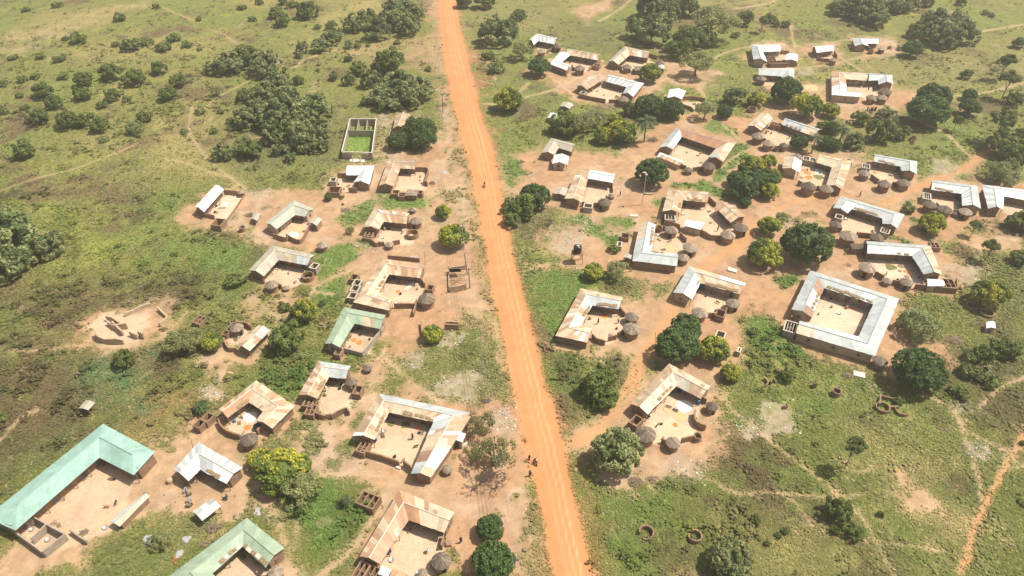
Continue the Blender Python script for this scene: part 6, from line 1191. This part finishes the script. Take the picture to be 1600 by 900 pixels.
# wood piles, thorn heaps
def pile(x,y,rp,n,m,lab,cat,flat=.35,Lm=1.0):
    p=G(x,y,.3); R_=rp/S(p); b=MB(); r=random.Random(int(x))
    for k in range(n):
        a=r.random()*6.28; d=R_*math.sqrt(r.random())*.8; c=Vector((math.cos(a)*d,math.sin(a)*d*.8,0)); hmax=flat*R_*(1-d/R_*.8); z=.05+r.random()*hmax; th=r.gauss(.5,.7); L=R_*r.uniform(.25,.6)*Lm; e=Vector((math.cos(th),math.sin(th),r.uniform(-.15,.15)*flat))*L; c.z=max(z,abs(e.z)+.04); b.tube(c-e,c+e,r.uniform(.02,.06),n=5)
    o=b.build('wood_pile' if cat=='wood pile' else 'brush_heap',M[m],loc=(p.x,p.y,0)); tag(o,lab,cat)
for a in[(130,831,8,40,'wood','stack of pale planks behind the short wall in the aqua court','wood pile'),(333,824,11,150,'wood','round heap of dry branches between the two green roofed houses','brush heap',.8),(322,848,8,40,'wood','loose bundle of sticks left of the pale green roof','wood pile'),(993,752,11,140,'wood','large brush heap below the clustered leaf tree','brush heap',.5),
 (1020,748,8,90,'wood','smaller brush heap right of the large one below the round huts','brush heap',.5),(1019,218,10,60,'wood','firewood and white block pile beneath the tall palm','wood pile',.6),(1491,531,13,140,'wood','long low thatch and branch heap in the right field','brush heap',.3),(1352,587,1,0,'wood','x','x'),(1324,586,6.5,90,'wood','round grey heap of straw left of the white slab','brush heap',.7),
 (391,335,9,50,'wood','scattered firewood left of the small flat shelter','wood pile'),(1216,380,8,30,'wood','fallen grey logs under the bright yellow green tree','wood pile',.3),(1325,413,6,16,'wood','crooked forked log lying left of the angled house hut','wood pile',.3),(831,136,7,24,'wood','pale log pile left of the upper village tracks','wood pile',.3),
 (578,440,1,0,'wood','x','x'),(540,327,8,50,'wood','dark brush row on the bare ground left of the small sapling','brush heap',.3),(1012,842,1,0,'wood','x','x'),(1012,779,8,14,'wood','grey branch lying in the grass below the brush heaps','wood pile',.2),(1450,645,6,10,'wood','pale log lying right of the field ruin','wood pile',.2),(1480,672,9,24,'wood','fallen pale branches in the right field beside the path','brush heap',.3),
 (705,616,6,20,'wood','x','x'),(760,625,7,60,'pole','dark brush heap at the rubbish mound by the road','brush heap',.5),(1345,316,1,0,'wood','x','x'),(60,833,1,0,'wood','x','x'),(83,817,7,14,'wood','bent poles lying in the aqua court near the roofless rooms','wood pile',.3),(612,203,5,20,'wood','x','x'),(685,700,8,70,'pole','dark firewood stacked against the dome hut at the big cream compound','wood pile',.9)]:
    if a[5]!='x': pile(*a)
# boards, slabs, cloth, junk
def slab(x,y,wpx,dm,h,m,rz,lab,name='slab',cat='slab',z=.0):
    p=G(x,y,z); w_=wpx/S(p); b=MB(); b.box((0,0,h/2),(w_/2,dm/2,h/2)); b.box((0,0,h+.012),(w_/2*.93,dm/2*.9,.012)); o=b.build(name,M[m],loc=(p.x,p.y,z)); o.rotation_euler.z=rz; tag(o,lab,cat)
slab(1144,423,14,1.3,.35,'white',-.5,'white concrete slab between the tall pole house and the yellow green tree'); slab(990,338,13,.9,.3,'white',-.05,'long pale trough on bare ground at the end of the garden patch','trough','trough')
slab(1013,303,12,1.1,.35,'mudpale',0,'pale block lying just right of the street lamp foot'); slab(1342,586,17,1.5,.3,'white',-.35,'white slab lying in the grass below the great square compound'); slab(701,851,9,.9,.5,'mud',.1,'brown woven basket crib right of the big round hut at bottom centre','basket','basket')
slab(634,266,12,1.2,.8,'steel',0,'pale metal table in the shade at the back of the tan house court','table','table'); slab(623,731,8,.6,.3,'white',-.4,'white block lying outside the front wall of the big cream court'); slab(725,695,13,.6,.3,'white',.75,'white board leaning at the annex of the big cream compound','board','board')
slab(695,270,8,1.6,.05,'steel',.2,'grey blue sheet spread on the grass between the tan house and the road','plastic_sheet','sheet'); slab(640,447,22,.9,.06,'white',1.0,'long white cloth strips laid across the court near the road','cloth_strip','cloth'); slab(1253,269,1,.1,.05,'white',0,'tiny pale sheet at the pepper circles','plastic_sheet','sheet')
slab(897,345,1.5,.4,.3,'white',0,'small white bag at the lower left of the garden patch','bag','bag'); slab(866,170,1,.3,.2,'white',0,'small white bag near the tiny tin shed','bag','bag')
# unfinished stick shelters by the road
for (x0,y0,x1,y1,lab) in[(701,425,729,457,'long unfinished pole shelter with fallen rafters beside the road')]:
    c=[G(x0,y0,0),G(x1-1,y0-4,0),G(x1,y1-4,0),G(x0+1,y1,0)]; c=[Vector((p.x,p.y,0)) for p in c]; base=sum(c,Vector())/4; root=empty('pole_shelter',base); tag(root,lab,'shelter')
    for i in range(4):
        a,d=c[i]-base,c[(i+1)%4]-base
        if i in(0,2,3): b=MB(); m_=(a+d)/2; L=(d-a); hq=(.7,.5,.85,.35)[i]; b.box((m_.x,m_.y,hq),(L.length/2-.13,.12,hq),math.atan2(L.y,L.x)); b.build('wall',M['mudpale'],root)
        b=MB(); b.tube(a,a+Vector((0,0,1.9)),.08); b.build('post',M['wood'],root)
    for t in(.12,.42,.72): b=MB(); a=lerp(c[0],c[3],t)-base; d=lerp(c[1],c[2],t+.08)-base; b.tube(a+Vector((0,0,1.7)),d+Vector((0,0,1.6)),.07); b.build('rafter',M['wood'],root)
    for (s,e) in((.3,.7),(.75,.35),(.5,.9)): b=MB(); a=lerp(c[0],c[3],s)-base; d=lerp(c[1],c[2],e)-base; b.tube(a+Vector((0,0,.1)),d+Vector((0,0,1.4)),.05); b.build('rafter',M['wood'],root)
    b=MB(); m_=lerp(c[0],c[1],.35)-base; 
    for k in range(6): b.box((m_.x+.1*k,m_.y-1.0-.25*k,1.55+.01*k),(1.3,.13,.03),.12)
    b.build('thatch_roof',M['thatch'],root)
o=wall_line([Vector((*G(x,y,.3)[:2],0)) for x,y in[(695,513),(717,514)]],1.6,.3,'ruined_wall',M['mud'],.04); tag(o,'short straight mud wall standing alone by the road below the pole shelter','mud wall')
o=wall_line([Vector((*G(x,y,.3)[:2],0)) for x,y in[(697,504),(716,505)]],.7,.25,'ruined_wall',M['mudpale'],.1); tag(o,'low pale wall just behind the short straight mud wall by the road','mud wall')
o=wall_line([Vector((*G(x,y,.3)[:2],0)) for x,y in[(660,524),(658,505)]],1.0,.3,'ruined_wall',M['mud'],.2); tag(o,'broken wall piece left of the bright round bush below the roadside houses','mud wall')
# dark posts at the upper right
for i,(x,y,lab) in enumerate([(1358,173,'left cluster of black charred posts below the white and rust house'),(1366,173,'right cluster of black charred posts below the white and rust house'),(1390,77,'row of dark posts right of the farthest right white house')]):
    p=G(x,y); b=MB()
    for k in range(7): a,d=rnd.uniform(-.9,.9),rnd.uniform(-.6,.6); b.tube((a,d,0),(a+rnd.uniform(-.1,.1),d,rnd.uniform(.9,1.6)),.14,.12)
    o=b.build('post_cluster',M['dark'],loc=(p.x,p.y,0)); tag(o,lab,'posts')
# junk fence in the yard of the striped house
its=[]
for k,(x,y) in enumerate([(293,762),(293,768),(294,775),(296,783),(297,791)]):
    p=G(x,y); b=MB(); r=random.Random(k); [b.box((r.uniform(-.4,.4),r.uniform(-.3,.3),.4),(.25,.06,r.uniform(.25,.45)),r.random()*3) for _ in range(5)]; b.tube((0,0,0),(0,0,1.4),.05)
    o=b.build('scrap_screen',M['steel' if k%2 else 'wood'],loc=(p.x,p.y,0)); tag(o,['first','second','third','fourth','fifth'][k]+' scrap panel from the top in the junk fence left of the open shed','scrap','scrap panels of the junk fence')
for x,y,m,lab in[(280,867,'steel','blue grey scrap metal piece in the grass left of the pale green roof'),(275,876,'redrust','rusty orange scrap metal left of the pale green roof'),(293,843,'steel','white scrap sheet beside the branch heap'),(402,800,'steel','grey scrap lying at the corner of the pale green roof'),(231,845,'steel','pale metal scrap beside the feathery bush in the aqua yard'),(647,404,'steel','pots and basins drying behind the rusty back wing near the road'),(1131,522,'x','')]:
    if m=='x': continue
    p=G(x,y); b=MB(); r=random.Random(int(x)); [b.box((r.uniform(-.6,.6),r.uniform(-.6,.6),.2),(r.uniform(.15,.5),r.uniform(.1,.3),.05+.1*r.random()),r.random()*3) for _ in range(7)]; o=b.build('scrap_heap',M[m],loc=(p.x,p.y,0)); tag(o,lab,'scrap')

# ------------------------------------------------------------------ labels that single out each tree, from its neighbours and the houses
LANDP=LAND+[('the roofless enclosure',Vector((*G(561,212)[:2],0))),('the ruined compound',Vector((*G(190,515)[:2],0))),('the water tower',Vector((*G(901,409)[:2],0))),('the field ruin',Vector((*G(1392,630)[:2],0)))]
def rel(p,q):
    dx,dy=p.x-q.x,p.y-q.y
    if abs(dx)>1.6*abs(dy): return 'right of' if dx>0 else 'left of'
    if abs(dy)>1.6*abs(dx): return 'behind' if dy>0 else 'in front of'
    return ('back ' if dy>0 else 'front ')+('right of' if dx>0 else 'left of')
ORD=['nearest','second nearest','third nearest','fourth nearest','fifth nearest','sixth nearest','seventh nearest','eighth nearest','ninth nearest','tenth nearest','eleventh nearest','twelfth nearest']
cls={}
def zone(x,y):
    if x<400 and y<260: return 'top left field'
    if x<690 and y<110: return 'top centre grove'
    if x<530 and y<260: return 'upper left grove'
    if x<690 and y<172: return 'grove behind the enclosure'
    if x<120 and y<480: return 'dark grove at the left edge'
    if x>1190 and y<70: return 'top right grove'
    if x>1480 and y<260: return 'upper right edge'
    return None
for o,w_,x,y,R_,p in tree_items:
    z=zone(x,y)
    if z: cls.setdefault((w_,z),[]).append((x,o,y,R_)); continue
    nm,q=min(LANDP,key=lambda l:(l[1]-p).length); cls.setdefault((w_,nm,rel(p,q)),[]).append(((q-p).length,o))
for k,L in cls.items():
    L.sort(key=lambda t:(t[0],t[1].name))
    if len(k)==2:
        # rows from the top of the picture, then left to right inside the row
        w_,z=k; L.sort(key=lambda t:(t[2],t[0])); rows=[]; 
        nrow=max(1,int(round(math.sqrt(len(L)/1.6)))); per=math.ceil(len(L)/nrow)
        rows=[sorted(L[i:i+per],key=lambda t:t[0]) for i in range(0,len(L),per)]
        on=['first','second','third','fourth','fifth','sixth','seventh','eighth','ninth']
        for ri,row in enumerate(rows):
            for ci,t in enumerate(row):
                pos=('leftmost ' if ci==0 and len(row)>1 else 'rightmost ' if ci==len(row)-1 and len(row)>1 else (on[ci]+' ') if len(row)>1 else '')
                rw='' if len(rows)==1 else ', '+('farthest row' if ri==0 else 'nearest row' if ri==len(rows)-1 else on[ri]+' row back')
                t[1]['label']=pos+w_+' in the '+z+rw
    else:
        w_,nm,rl=k
        for i,t in enumerate(L):
            t[1]['label']=w_+' '+rl+' '+nm if len(L)==1 else w_+' '+rl+' '+nm+', '+ORD[min(i,11)]
for o in list(bpy.data.objects):
    if o.parent is None and 'label' in o:
        n=len(o['label'].split())
        if n>16:
            s=o['label'].replace(' and cream',' cream').replace('roofless washroom cells','washroom cells').replace('roofless washroom cell','washroom cell').replace('thatched huts','huts').replace('roofless round pens','round pens').replace('green ','green ',1).replace(' from left','').replace('yellow flushed','yellowish').replace('dense dark green mango','dark mango')
            o['label']=s
            if len(s.split())>16: o['label']=' '.join(s.replace('the ','').split()[:16])

add_haze()
